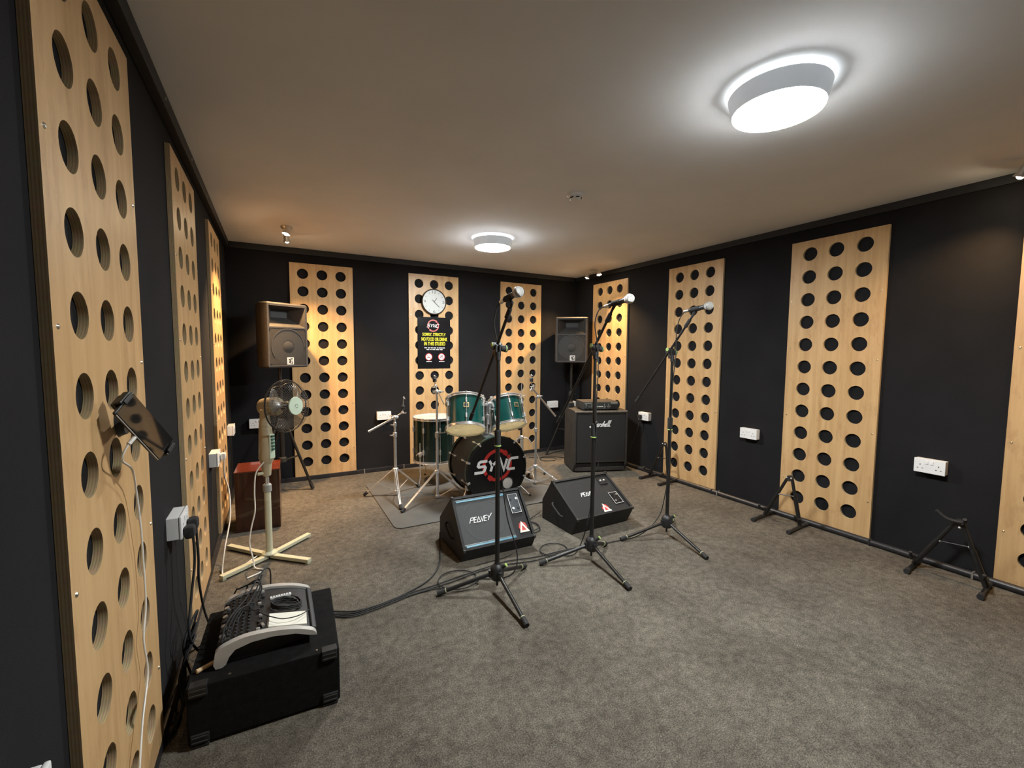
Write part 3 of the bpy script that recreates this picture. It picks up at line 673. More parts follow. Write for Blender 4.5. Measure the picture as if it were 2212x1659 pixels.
for k in range(5):
    b = nb(); box(b, u2 * .056 + Vector((0, 0, .775 - k * .020)), (.014, .020, .012), .003, frame((0, 0, 0), u2, (0, 0, 1)).to_3x3()); obj('push_button', b, mat('teal_button', (.06, .16, .13), .4, var=.1), cb)
HC = Vector((.118, -.040, .955)); FM = frame(HC, (-FN.y, FN.x, 0), FN)       # local z = forward
b = nb(); lathe(b, [(0, -.200), (.030, -.198), (.050, -.180), (.056, -.14), (.056, -.075), (.050, -.060), (0, -.058)], FM, 28); hd = obj('motor_housing', b, CREAMD, t)
b = nb(); cyl(b, Vector((0, 0, .89)), Vector((0, 0, .955)) - u2 * 0.0 + Vector((0, 0, -.02)), .026, seg=16); obj('swivel', b, CREAMD, t)
GR = .160
def cage(nm, prof, n, mt):
    b = nb()
    for k in range(n):
        a = 2 * PI * k / n; tube(b, [FM @ Vector((r * math.cos(a), r * math.sin(a), z)) for r, z in prof], .00085, 4, caps=False)
    for r, z, w in ((prof[-1][0], prof[-1][1], .0022), (prof[len(prof) // 2][0], prof[len(prof) // 2][1], .001)): torus(b, FM @ Matrix.Translation((0, 0, z)), r, w, 48, 5)
    return obj(nm, b, mt, t)
cage('front_cage', [(.040, .068), (.08, .066), (.115, .058), (.142, .040), (.157, .015), (GR, 0)], 56, WIRE)
cage('rear_cage', [(.050, -.062), (.09, -.060), (.125, -.048), (.150, -.022), (GR, -.003)], 56, WIRE)
b = nb(); torus(b, FM, GR, .0042, 56, 6); obj('cage_rim', b, BLACKP, t)
b = nb(); lathe(b, [(.052, .066), (.056, .070), (.054, .075), (0, .078)], FM, 32); bd = obj('centre_badge', b, MINT, t)
b = nb()
for k in range(6):
    a = 2 * PI * k / 6; box(b, FM @ Vector((.010 * math.cos(a), .010 * math.sin(a), .0785)), (.004, .004, .002))
obj('badge_print', b, CLOCKK, bd)
for k in range(3):
    a0 = 2 * PI * k / 3 + .5; b = nb(); G = []
    for i in range(9):
        r = .028 + .112 * i / 8; row = []
        for j in range(7):
            s = j / 6; spread = (.55 + .75 * math.sin(min(1, i / 6) * PI / 2)) * (1 if i < 8 else .86)
            a = a0 + (s - .5) * spread + .15 * i / 8
            row.append(b.verts.new(FM @ Vector((r * math.cos(a), r * math.sin(a), .006 + (s - .5) * .046))))
        G.append(row)
    for i in range(8):
        for j in range(6): b.faces.new((G[i][j], G[i][j + 1], G[i + 1][j + 1], G[i + 1][j]))
    bmesh.ops.solidify(b, geom=b.faces[:], thickness=.0018); obj('blade', b, SMOKE, t, 60)
b = nb(); lathe(b, [(0, .030), (.020, .028), (.030, .015), (.030, -.02), (.012, -.022), (.012, -.06)], FM, 20); obj('hub', b, mat('smoke_hub', (.05, .045, .04), .4, var=.1), t)
b = nb(); tube(b, catmull([(-.012, -.036, .62), (-.055, -.05, .56), (-.066, -.06, .45), (-.066, -.07, .34), (-.088, -.075, .24), (-.10, -.08, .15), (-.085, -.095, .06), (-.075, -.12, .010), (-.03, -.17, .006), (-.11, -.23, .006)], 6), .0042); obj('power_cord', b, WCABLE, t)

# ------------------------------------------------------------------ cajon-like wooden box behind the fan
t = thing('cajon', 'dark red varnished wooden box standing behind the fan', 'wooden box', (-.132, 3.712, 0), math.radians(-2))
b = nb(); box(b, (0, 0, .218), (.282, .29, .424), .004); obj('body', b, MAHOG, t)
b = nb(); box(b, (0, 0, .4325), (.286, .296, .006), .002); obj('top', b, MAHOGL, t)
b = nb(); box(b, (0, -.149, .2155), (.280, .006, .428), .002); obj('front_board', b, MAHOG, t)
for sx in (-1, 1):
    for sy in (-1, 1):
        b = nb(); cyl(b, (sx * .11, sy * .11, 0), (sx * .11, sy * .11, .008), .014, seg=10); obj('foot', b, BLACKR, t)

# ------------------------------------------------------------------ drum mat
t = tag(obj('drum_mat', nb(), MATMAT), 'thin grey mat with rounded corners under the drum kit', 'mat')
b = nb()
x0, x1, y0, y1, rr = .735, 2.36, 3.10, 4.34, .06
poly = []
for cx, cy, a0 in ((x1 - rr, y0 + rr, -90), (x1 - rr, y1 - rr, 0), (x0 + rr, y1 - rr, 90), (x0 + rr, y0 + rr, 180)):
    for k in range(6): a = math.radians(a0 + 90 * k / 5); poly.append((cx + rr * math.cos(a), cy + rr * math.sin(a)))
NX, NY = 40, 30
G = []
for i in range(NX + 1):
    row = []
    for j in range(NY + 1):
        x = x0 + (x1 - x0) * i / NX; y = y0 + (y1 - y0) * j / NY
        cx = min(max(x, x0 + rr), x1 - rr); cy = min(max(y, y0 + rr), y1 - rr); v = Vector((x - cx, y - cy))
        if v.length > rr: v = v.normalized() * rr; x, y = cx + v.x, cy + v.y
        z = .004
        if x > 1.95 and y < 3.35: z += .012 * max(0, math.sin((x - 1.95) * 17)) * (1 - (y - 3.10) / .25); 
        if x > 1.95 and y < 3.35: y += .012 * math.sin(x * 21) * (1 - (y - 3.10) / .25)
        row.append(b.verts.new((x, y, z)))
    G.append(row)
for i in range(NX):
    for j in range(NY): b.faces.new((G[i][j], G[i + 1][j], G[i + 1][j + 1], G[i][j + 1]))
bmesh.ops.recalc_face_normals(b, faces=b.faces[:]); bmesh.ops.solidify(b, geom=b.faces[:], thickness=-.003)
b.to_mesh(t.data); b.free()

# ------------------------------------------------------------------ drums
def drum_shell(parent, M, r, h, shell_mt, nlug, top_mt, bot_mt, hoop_mt=None, hoop_r=.006, lug_h=.05, dust=None, two=True):
    hoop_mt = hoop_mt or CHROME
    b = nb(); lathe(b, [(r - .004, .010), (r, .010), (r, h - .010), (r - .004, h - .010)], M, 48); lathe(b, [(r - .006, .011), (r - .006, h - .011)], M, 48, 1); obj('shell', b, [shell_mt, MAPLE], parent)
    for z, mt_, nm in ((h, top_mt, 'batter_head'), (0, bot_mt, 'resonant_head')):
        s = 1 if z else -1
        b = nb(); lathe(b, [(r + .002, z - s * .010), (r + .001, z - s * .002), (r - .006, z), (0, z + s * .0005)], M, 48); obj(nm, b, mt_, parent)
        b = nb(); lathe(b, [(r + .003, z - s * .014), (r + hoop_r + .003, z - s * .014), (r + hoop_r + .002, z - s * .009), (r + .006, z - s * .008), (r + .006, z + s * .006), (r + .011, z + s * .008), (r + .009, z + s * .011), (r + .003, z + s * .009), (r + .003, z - s * .014)], M, 48); obj('hoop', b, hoop_mt, parent)
    for k in range(nlug):
        a = 2 * PI * (k + .5) / nlug; c, s_ = math.cos(a), math.sin(a)
        rods = nb()
        cyl(rods, M @ Vector(((r + .010) * c, (r + .010) * s_, -.012)), M @ Vector(((r + .010) * c, (r + .010) * s_, h + .012)), .0026, seg=6)
        for z in (-.012, h + .010): cyl(rods, M @ Vector(((r + .010) * c, (r + .010) * s_, z - .005)), M @ Vector(((r + .010) * c, (r + .010) * s_, z + .005)), .0055, seg=8)
        rd = obj('tension_rod', rods, CHROME, parent)
        for zc_ in ((h * .25, h * .75) if two else (h * .5,)):
            b = nb(); R = (M.to_3x3() @ Matrix.Rotation(a, 3, 'Z')); box(b, M @ Vector(((r + .008) * c, (r + .008) * s_, zc_)), (.018, .016, lug_h), .005, R); obj('lug', b, CHROME, rd)
# bass drum: axis along +Y, front head facing the camera side
BX, BY, BZ, BR, BD = 1.641, 3.275, .292, .272, .41
t = thing('bass_drum', 'large dark green bass drum with black front head and white and red logo', 'drum', (BX, BY, 0))
AX = frame((0, 0, BZ), (1, 0, 0), (0, 1, 0))               # local z = backwards into the kit
b = nb(); lathe(b, [(BR - .004, .012), (BR, .012), (BR, BD - .012), (BR - .004, BD - .012)], AX, 64); obj('shell', b, DUST, t)
for z, s in ((0, -1), (BD, 1)):
    b = nb(); lathe(b, [(BR - .006, z - s * .030), (BR + .014, z - s * .030), (BR + .016, z - s * .026), (BR + .016, z + s * .004), (BR + .012, z + s * .008), (BR - .004, z + s * .008), (BR - .006, z)], AX, 64); hp = obj('hoop', b, mat('black_hoop_lacquer', (.008, .009, .008), .2, var=.1), t)
    b = nb(); lathe(b, [(BR + .0162, z - s * .019), (BR + .0167, z - s * .019), (BR + .0167, z - s * .011), (BR + .0162, z - s * .011)], AX, 64); obj('inlay', b, mat('green_inlay', (.03, .12, .09), .3, var=.2), hp)
FH = frame((0, -.001, BZ), (1, 0, 0), (0, -1, 0))           # front head plane, local x right, local y up, z to viewer
px_, pz_, pr = .105, -.130, .054
b = nb(); NO = 64
o_ = [b.verts.new(FH @ Vector(((BR - .004) * math.cos(2 * PI * k / NO), (BR - .004) * math.sin(2 * PI * k / NO), 0))) for k in range(NO)]
i_ = []
for k in range(NO):
    a = 2 * PI * k / NO; q = Vector(((BR - .004) * math.cos(a) - px_, (BR - .004) * math.sin(a) - pz_)); q.normalize(); i_.append(b.verts.new(FH @ Vector((px_ + pr * q.x, pz_ + pr * q.y, 0))))
for k in range(NO): b.faces.new((o_[k], o_[(k + 1) % NO], i_[(k + 1) % NO], i_[k]))
fh = obj('front_head', b, KHEAD, t)
sync_logo(fh, FH @ Matrix.Translation((0, 0, .0006)), .003, .038, .140, .410, .092, RED, WHITE, .0008)
b = nb(); ring_arc(b, px_, pz_, pr - .004, pr + .001, 0, 360, 0, .002, FH, 40); obj('port_ring', b, BLACKR, fh)
b = nb(); sphere(b, (px_, .034, BZ + pz_), .10, 28, 16, (1.0, .32, .95)); obj('damping_pillow', b, PILLOW, t)
b = nb(); box(b, FH @ Vector((.115, .115, .0008)), (.050, .001, .017), 0); obj('worn_sticker', b, mat('olive_sticker', (.035, .038, .018), .5, var=.3, vscale=90), fh)
b = nb(); lathe(b, [(BR - .004, BD), (0, BD)], AX, 48); obj('rear_head', b, DHEAD, t)
for k in range(10):
    a = 2 * PI * (k + .5) / 10; c, s_ = math.cos(a), math.sin(a)
    for z0, z1, s in ((-.008, .11, -1), (BD + .008, BD - .11, 1)):
        b = nb(); R = AX.to_3x3() @ Matrix.Rotation(a, 3, 'Z')
        box(b, AX @ Vector(((BR + .016) * c, (BR + .016) * s_, z0 - s * .008)), (.014, .022, .030), .005, R); box(b, AX @ Vector(((BR + .005) * c, (BR + .005) * s_, z0 + s * .002)), (.026, .016, .007), .002, R)
        cyl(b, AX @ Vector(((BR + .018) * c, (BR + .018) * s_, z0)), AX @ Vector(((BR + .014) * c, (BR + .014) * s_, z1)), .003, seg=6); cl = obj('claw_hook', b, CHROME, t)
        b = nb(); box(b, AX @ Vector(((BR + .010) * c, (BR + .010) * s_, z1)), (.020, .016, .045), .005, R); obj('lug', b, CHROME, cl)
for s in (-1, 1):                                          # spurs
    b = nb(); p0 = Vector((s * .232, .10, BZ - .155)); p1 = Vector((s * .338, .005, .014))
    cyl(b, p0, p1, .0075, seg=10); sp_ = obj('spur', b, CHROME, t)
    b = nb(); box(b, p0, (.034, .040, .045), .008); obj('spur_bracket', b, CHROME, sp_)
    b = nb(); cyl(b, p1 + Vector((-s * .006, .004, .012)), p1 + Vector((s * .004, -.003, -.008)), .010, seg=10); obj('rubber_tip', b, BLACKR, sp_)
# tom holder on top of the bass drum
b = nb(); lathe(b, [(.045, 0), (.042, .012), (.020, .018), (.018, .05)], Matrix.Translation((.04, .20, BZ + BR - .002)), 24); th = obj('tom_mount_base', b, CHROME, t)
b = nb(); cyl(b, (.04, .20, BZ + BR), (.04, .20, .90), .0125, seg=16); obj('post', b, CHROME, th)
b = nb(); cyl(b, (.0, .20, BZ + BR), (.0, .20, .86), .010, seg=14); obj('post', b, CHROME, th)
b = nb(); box(b, (.03, .20, .80), (.062, .052, .10), .012); cyl(b, (-.03, .20, .83), (.09, .20, .83), .012); sphere(b, (-.04, .21, .83), .022, 12, 8); sphere(b, (.095, .21, .83), .022, 12, 8); cyl(b, (.03, .16, .79), (.03, .12, .79), .007); cyl(b, (.03, .12, .775), (.03, .12, .805), .006); cyl(b, (.06, .17, .73), (.06, .13, .73), .006); obj('bracket', b, CHROME, th)
b = nb(); box(b, (.0, .185, .70), (.030, .03, .09), .006); obj('clamp_block', b, CHROME, th)
# rack toms
def rack_tom(bot, up, r, h, label, rot, badge_ang):
    t = thing('rack_tom', label, 'drum', bot, 0, 'teal rack toms')
    M = frame((0, 0, 0), (math.cos(rot), math.sin(rot), 0), up)
    drum_shell(t, M, r, h, TEAL, 6, DHEADW, DHEAD, lug_h=.040)
    a = badge_ang; c, s_ = math.cos(a), math.sin(a)
    b = nb(); box(b, M @ Vector(((r + .0015) * c, (r + .0015) * s_, h * .60)), (.003, .046, .042), .001, M.to_3x3() @ Matrix.Rotation(a, 3, 'Z')); bg = obj('badge', b, GOLD, t)
    b = nb(); box(b, M @ Vector(((r + .0030) * c, (r + .0030) * s_, h * .60)), (.002, .034, .026), 0, M.to_3x3() @ Matrix.Rotation(a, 3, 'Z')); obj('badge_print', b, mat('badge_dark', (.03, .04, .03), .4, var=.2), bg)
    for a2 in (badge_ang - .75, badge_ang + 2.3):
        b = nb()
        for q in (.4, -.4): 
            p = M @ Vector((r * .55 * math.cos(a2 + q), r * .55 * math.sin(a2 + q), -.0012)); sphere(b, p, .006, 8, 5, (1, 1, .3))
        obj('worn_mark', b, mat('head_smudge', (.25, .22, .12), .6, var=.2), t); break
    return t
VD = Vector((.40, .916, 0)); RD = Vector((.88, -.477, 0))
u1 = (Vector((0, 0, 1)) * .875 + VD * .48 + RD * -.01).normalized()
u2_ = (Vector((0, 0, 1)) * .895 + VD * .40 + RD * -.16).normalized()
rack_tom((1.412, 3.42, .632), u1, .165, .27, 'teal rack tom on the left above the bass drum', math.atan2(-.92, -.40) + PI / 6, -PI / 6)
rack_tom((1.822, 3.39, .640), u2_, .147, .245, 'smaller teal rack tom on the right above the bass drum, tilted to the left', math.atan2(-.92, -.40) + PI / 6 + .15, -PI / 6 + .42)
# floor tom
t = thing('floor_tom', 'dark green floor tom on three legs behind the cymbal stand', 'drum', (1.365, 4.12, .228))
drum_shell(t, Matrix.Rotation(.35, 4, 'Z'), .197, .42, DGREEN, 8, DHEADF, DHEADF, lug_h=.05)
for a in (215, 335, 95):
    c, s_ = math.cos(math.radians(a)), math.sin(math.radians(a)); r_ = .222
    b = nb(); tube(b, catmull([(r_ * c, r_ * s_, .20), (r_ * c, r_ * s_, -.06), (r_ * 1.0 * c, r_ * 1.0 * s_, -.13), (r_ * 1.10 * c, r_ * 1.10 * s_, -.205)], 5), .005, 8); lg = obj('leg', b, CHROME, t)
    b = nb(); box(b, (.212 * c, .212 * s_, .09), (.036, .030, .045), .007, Matrix.Rotation(math.radians(a), 3, 'Z')); cyl(b, (r_ * c, r_ * s_, .095), (r_ * c * 1.18, r_ * s_ * 1.18, .10), .005, seg=8); cyl(b, (r_ * c * 1.18 - .012 * s_, r_ * s_ * 1.18 + .012 * c, .112), (r_ * c * 1.18 + .012 * s_, r_ * s_ * 1.18 - .012 * c, .088), .005, seg=8); obj('leg_bracket', b, CHROME, lg)
    b = nb(); sphere(b, (r_ * 1.10 * c, r_ * 1.10 * s_, -.214), .011, 10, 6); obj('rubber_foot', b, BLACKR, lg)

# ------------------------------------------------------------------ cymbal stands
def stand_legs(t, base, feet, zu, zl, mt=CHROME, zf=.016, mid=.52):
    for f in feet:
        d = Vector((f[0] - base[0], f[1] - base[1], 0)); u = d.normalized(); p = Vector((-u.y, u.x, 0)) * .008
        a = u * .022 + Vector((0, 0, zu)); e = d + Vector((0, 0, zf))
        b = nb()
        for s in (-1, 1): tube(b, [a + p * s, e + p * s * .6], .0048, 6)
        L_ = obj('leg', b, mt, t)
        b = nb(); q = (e - a).normalized(); cyl(b, e - q * .035, e + q * .004, .015, .013, seg=8); obj('rubber_foot', b, BLACKR, L_)
        b = nb(); m_ = a.lerp(e, mid); tube(b, [u * .018 + Vector((0, 0, zl)), m_], .0042, 6); sphere(b, m_, .009, 8, 5); obj('brace', b, mt, t)
    b = nb(); lathe(b, [(.012, zu - .018), (.024, zu - .016), (.026, zu + .010), (.020, zu + .016), (.012, zu + .018)], seg=14); obj('upper_collar', b, mt, t)
    b = nb(); lathe(b, [(.010, zl - .012), (.020, zl - .010), (.020, zl + .010), (.010, zl + .012)], seg=14); obj('lower_collar', b, mt, t)
def wing(b, p, d, L_=.022):
    d = Vector(d).normalized(); q = zframe(d).col[0]; p = Vector(p); e = p + d * L_
    cyl(b, p, e, .0045, seg=8); cyl(b, e - q * .015, e + q * .015, .0048, seg=8)
def felt_top(t, p, d, h=.10):
    p, d = Vector(p), Vector(d).normalized()
    b = nb(); cyl(b, p, p + d * h, .0038, seg=8); obj('cymbal_rod', b, CHROME, t)
    b = nb(); cyl(b, p + d * .028, p + d * .055, .017, seg=14); cyl(b, p + d * .055, p + d * .066, .020, .015, seg=14); obj('felt', b, BLACKR, t)
    b = nb(); sphere(b, p + d * h * .92, .008, 8, 6); wing(b, p + d * h * .86, zframe(d).col[1], .010); obj('wing_nut', b, CHROME, t)
# left boom stand
S1 = (.915, 3.845)
t = thing('cymbal_stand', 'chrome boom cymbal stand without cymbal, leftmost, its boom tube sticking out to the left', 'cymbal stand', (*S1, 0), 0, 'chrome cymbal stands')
b = nb(); cyl(b, (0, 0, .03), (0, 0, .56), .0125); obj('lower_tube', b, CHROME, t)
b = nb(); cyl(b, (0, 0, .55), (0, 0, .70), .0095); obj('upper_tube', b, CHROME, t)
b = nb(); lathe(b, [(.012, .535), (.018, .538), (.018, .575), (.012, .58)], seg=14); wing(b, (-.016, -.005, .556), (-1, -.2, 0)); obj('height_clamp', b, CHROME, t)
b = nb(); lathe(b, [(.010, .63), (.015, .632), (.015, .665), (.010, .67)], seg=14); wing(b, (-.012, -.01, .65), (-.8, -.5, 0)); obj('memory_lock', b, CHROME, t)
b = nb(); sphere(b, (0, 0, .712), .021, 12, 8); cyl(b, (-.03, 0, .712), (.03, 0, .712), .012); wing(b, (-.02, -.01, .725), (-.7, -.6, .3)); obj('boom_tilter', b, CHROME, t)
b = nb(); cyl(b, (-.222, 0, .605), (.02, 0, .722), .0095); cyl(b, (-.226, 0, .603), (-.214, 0, .609), .0108); obj('boom_arm', b, CHROME, t)
b = nb(); cyl(b, (.01, 0, .717), (.068, 0, .752), .0065); sphere(b, (.068, 0, .752), .014, 10, 6); wing(b, (.072, -.008, .748), (.7, -.7, 0)); obj('tilter', b, CHROME, t)
felt_top(t, (.068, 0, .752), (.10, 0, 1), .145)
stand_legs(t, S1, [(.664, 3.965), (.865, 3.47), (1.17, 4.0)], .245, .045)
# middle straight stand in front of the floor tom
S2 = (1.221, 3.603)
t = thing('cymbal_stand', 'chrome cymbal stand standing in front of the floor tom', 'cymbal stand', (*S2, 0), 0, 'chrome cymbal stands')
b = nb(); cyl(b, (0, 0, .02), (0, 0, .59), .0130); obj('lower_tube', b, CHROME, t)
b = nb(); cyl(b, (0, 0, .58), (0, 0, .935), .0100); obj('upper_tube', b, CHROME, t)
b = nb(); lathe(b, [(.012, .545), (.019, .548), (.019, .595), (.012, .60)], seg=14); wing(b, (.016, -.006, .585), (1, -.2, .1), .05); obj('height_clamp', b, CHROME, t)
b = nb(); sphere(b, (0, 0, .948), .022, 12, 8); cyl(b, (-.034, .01, .948), (.036, -.012, .948), .013); wing(b, (.03, -.01, .948), (1, -.3, 0)); cyl(b, (.02, 0, .93), (.062, -.01, .835), .0045, seg=8); obj('boom_tilter', b, CHROME, t)
b = nb(); cyl(b, (0, 0, .955), (-.012, 0, 1.005), .0065); sphere(b, (-.012, 0, 1.0), .014, 10, 6); wing(b, (-.02, -.006, .99), (-1, -.3, 0)); obj('tilter', b, CHROME, t)
felt_top(t, (-.014, 0, 1.005), (-.06, .1, 1), .088)
stand_legs(t, S2, [(.856, 3.40), (1.455, 3.37), (1.36, 3.99)], .250, .028)
# right boom stand
S3 = (2.205, 3.56)
t = thing('cymbal_stand', 'chrome boom cymbal stand to the right of the bass drum, boom tube slanting down right', 'cymbal stand', (*S3, 0), 0, 'chrome cymbal stands')
b = nb(); cyl(b, (0, 0, .02), (0, 0, .55), .0115); obj('lower_tube', b, STEEL, t)
b = nb(); cyl(b, (0, 0, .54), (0, 0, .86), .0090); obj('upper_tube', b, STEEL, t)
b = nb(); lathe(b, [(.012, .525), (.017, .528), (.017, .56), (.011, .565)], seg=14); obj('height_clamp', b, CHROME, t)
b = nb(); sphere(b, (.012, -.01, .868), .019, 12, 8); cyl(b, (-.012, 0, .868), (.045, 0, .868), .012); wing(b, (.035, -.01, .87), (1, -.4, .2)); obj('boom_tilter', b, CHROME, t)
b = nb(); cyl(b, (-.055, -.012, .955), (.218, -.012, .665), .0088); obj('boom_arm', b, STEEL, t)
b = nb(); box(b, (-.050, -.012, .955), (.028, .024, .075), .008, Matrix.Rotation(.5, 3, 'Y')); wing(b, (-.06, -.02, .965), (-.6, -.7, .2)); obj('tilter', b, CHROME, t)
felt_top(t, (-.062, -.012, .985), (-.05, 0, 1), .10)
stand_legs(t, S3, [(2.40, 3.31), (1.965, 3.69), (2.32, 3.88)], .185, .030)
# hi-hat stand
S4 = (2.262, 3.945)
t = thing('hi_hat_stand', 'black and chrome hi-hat stand without cymbals behind the right rack tom', 'hi-hat stand', (*S4, 0))
b = nb(); cyl(b, (0, 0, .03), (0, 0, .74), .0115); obj('tube', b, BLACKM, t)
b = nb(); cyl(b, (0, 0, .73), (0, 0, .97), .0032, seg=8); obj('pull_rod', b, CHROME, t)
b = nb(); lathe(b, [(.012, .66), (.020, .665), (.022, .74), (.014, .76)], seg=14); obj('seat_cup', b, BLACKP, t)
b = nb(); lathe(b, [(.006, .80), (.013, .802), (.013, .83), (.006, .832)], seg=12); wing(b, (.008, -.004, .835), (1, -.3, .2), .03); obj('clutch', b, CHROME, t)
for a in (200, 330, 80):
    c, s_ = math.cos(math.radians(a)), math.sin(math.radians(a))
    b = nb(); tube(b, catmull([(.016 * c, .016 * s_, .40), (.08 * c, .08 * s_, .375), (.16 * c, .16 * s_, .24), (.25 * c, .25 * s_, .016)], 6), .0055, 6); lg = obj('leg', b, STEEL, t)
    b = nb(); sphere(b, (.25 * c, .25 * s_, .014), .014, 8, 6); obj('rubber_foot', b, BLACKR, lg)
b = nb(); lathe(b, [(.012, .375), (.024, .38), (.026, .41), (.012, .42)], seg=14); obj('leg_collar', b, CHROME, t)
b = nb(); box(b, (0, -.012, .30), (.034, .024, .15), .006); box(b, (0, -.02, .215), (.05, .03, .02), .006); obj('pull_strap_frame', b, STEEL, t)
b = nb(); box(b, (0, -.10, .05), (.085, .26, .010), .004, Matrix.Rotation(-.20, 3, 'X')); obj('pedal', b, STEEL, t)

# ------------------------------------------------------------------ stage monitors
PEAVEY = [[(.0, 0), (.30, .95), (.84, .95), (.76, .50), (.20, .50)],
          [(1.56, .95), (1.06, .95), (.92, 0), (1.46, 0)], [(1.00, .50), (1.44, .50)],
          [(1.60, 0), (1.98, .95), (2.36, 0), (1.60, 0)],
          [(2.50, .95), (2.74, 0), (3.14, .95)],
          [(3.84, .95), (3.32, .95), (3.14, 0), (3.70, 0)], [(3.24, .50), (3.72, .50)],
          [(4.02, .95), (4.26, .42), (4.92, 1.22)], [(4.26, .42), (4.08, 0)]]
def monitor(y0, x0, x1, prof, label, rz, blue, grilleg):
    """prof: side profile (y, z): A front foot, B front lip, C top, D back, E back foot"""
    wd = x1 - x0
    t = thing('stage_monitor', label, 'stage monitor', (x0, y0, 0), rz, 'wedge floor monitors')
    A, B_, C_, D, E_ = [(p[0] - y0, p[1]) for p in prof]
    SM = Matrix(((0, 0, 1, 0), (1, 0, 0, 0), (0, 1, 0, 0), (0, 0, 0, 1)))   # (y,z,x) -> world
    nrm = Vector((0, -(C_[1] - B_[1]), C_[0] - B_[0])).normalized(); up = Vector((0, C_[0] - B_[0], C_[1] - B_[1])); fl = up.length; up.normalize()
    # cabinet shell with sunken face
    b = nb(); dn = nrm * .014
    lipB = (B_[0] - dn.y, B_[1] - dn.z); lipC = (C_[0] - dn.y, C_[1] - dn.z)
    prism(b, [A, B_, C_, D, E_], 0, .017, SM); prism(b, [A, B_, C_, D, E_], wd - .017, wd, SM)
    rb = (B_[0] + up.y * .016, B_[1] + up.z * .016); rc = (C_[0] - up.y * .016, C_[1] - up.z * .016)
    prism(b, [A, B_, rb, (rb[0] - dn.y, rb[1] - dn.z), (rc[0] - dn.y, rc[1] - dn.z), rc, C_, D, E_], .017, wd - .017, SM)
    bmesh.ops.remove_doubles(b, verts=b.verts, dist=.0004)
    obj('cabinet', b, TOLEX, t)
    FM_ = frame(Vector((0, B_[0], B_[1])) - dn, (1, 0, 0), nrm)                  # x right, y up the face, z out
    gw = wd * .70
    b = nb(); box(b, FM_ @ Vector((.018 + gw / 2, fl / 2, .003)), (gw, fl - .042, .006), .002, FM_.to_3x3()); g_ = obj('grille', b, grilleg, t)
    b = nb(); lathe(b, [(.150, .0061), (.140, .0075), (.130, .0062)], FM_ @ Matrix.Translation((.018 + gw * .48, fl / 2, 0)) @ Matrix.Diagonal((1, min(1, (fl / 2 - .03) / .15), 1, 1)), 40); obj('cone_ring', b, grilleg, t)
    if blue:
        for yy in (.022, fl - .034):
            b = nb(); box(b, FM_ @ Vector((.022 + gw / 2, yy, .008)), (gw - .008, .012, .006), .0015, FM_.to_3x3()); st = obj('trim_strip', b, BLUE, t)
            b = nb(); box(b, FM_ @ Vector((.018 + gw / 2, yy + .010, .007)), (gw, .006, .005), .001, FM_.to_3x3()); obj('metal_edge', b, mat('dull_grey_edge', (.16, .17, .17), .5, .3, var=.2), st)
    else:
        b = nb(); box(b, FM_ @ Vector((.018 + gw + .052, fl * .80, .004)), (.074, .066, .008), .002, FM_.to_3x3()); hp = obj('horn', b, BLACKP, t)
        for dx in (-.016, .018):
            b = nb(); sphere(b, FM_ @ Vector((.018 + gw + .052 + dx, fl * .80, .008)), .011, 10, 6); obj('horn_cell', b, STEEL, hp)
    # logo
    lw = .162 if blue else .145; lh = .034; ox = (.085 if blue else .165); oy = fl * (.47 if blue else .50)
    b = nb()
    for pl in PEAVEY: stroke(b, [(ox + (p[0] + .22 * p[1]) / 5.1 * lw, oy + p[1] * lh * (1.0)) for p in pl], .0044, .0062, .0085, FM_)
    obj('lettering', b, WHITE, t)
    # input panel with jacks and knobs
    pw = wd - gw - .075; pxc = .018 + gw + (wd - gw - .036) / 2; ph = fl * (.40 if blue else .30); pyc = fl * (.70 if blue else .33)
    b = nb(); box(b, FM_ @ Vector((pxc, pyc, .003)), (pw, ph, .006), .0015, FM_.to_3x3()); pn = obj('input_panel', b, mat('blue_black_panel', (.022, .032, .04), .4, var=.5, vscale=120) if blue else PANELM, t)
    b = nb(); stroke(b, [(pxc - pw / 2 + .004, pyc - ph / 2 + .004), (pxc + pw / 2 - .004, pyc - ph / 2 + .004), (pxc + pw / 2 - .004, pyc + ph / 2 - .004), (pxc - pw / 2 + .004, pyc + ph / 2 - .004)], .0022, .0061, .0066, FM_, closed=True); obj('panel_line', b, WHITE, pn)
    for ix in (-.25, .25):
        for iy in (-.25, .22):
            b = nb(); cyl(b, FM_ @ Vector((pxc + ix * pw, pyc + iy * ph, .006)), FM_ @ Vector((pxc + ix * pw, pyc + iy * ph, .012)), .0085, seg=12); obj('jack', b, STEEL if (ix > 0) == (iy > 0) else BLACKM, pn)
    # red and white triangular warning sticker
    sx, sy = (pxc + .01, fl * .22) if blue else (gw * .80, fl * .15)
    b = nb(); prism(b, [(sx + .032 * math.cos(q * PI / 4), sy + .034 * math.sin(q * PI / 4)) for q in range(8)], .0062, .0067, FM_) ; stk = obj('warning_sticker', b, mat('faded_red_sticker', (.55, .05, .05), .5, var=.3, vscale=60), t)
    b = nb(); stroke(b, [(sx - .024, sy - .030), (sx + .030, sy - .030), (sx - .004, sy + .026)], .012, .0068, .0074, FM_, closed=True); obj('triangle', b, PAPER, stk)
    for xx in (.0, wd):                                                          # corner guards and side handle
        for P_ in (B_, C_):
            b = nb(); box(b, (xx + (.007 if xx == 0 else -.007), P_[0] + (.006 if P_ is B_ else 0), P_[1] - (.004 if P_ is B_ else .007)), (.020, .022, .022), .006); obj('corner_guard', b, GREYP, t)
    yc = (B_[0] + D[0]) / 2 + .02
    b = nb(); tube(b, catmull([(-.002, yc - .07, .10), (-.018, yc - .055, .108), (-.018, yc + .035, .155), (-.002, yc + .05, .165)], 5), .007, 8); obj('side_handle', b, BLACKR, t)
    return t
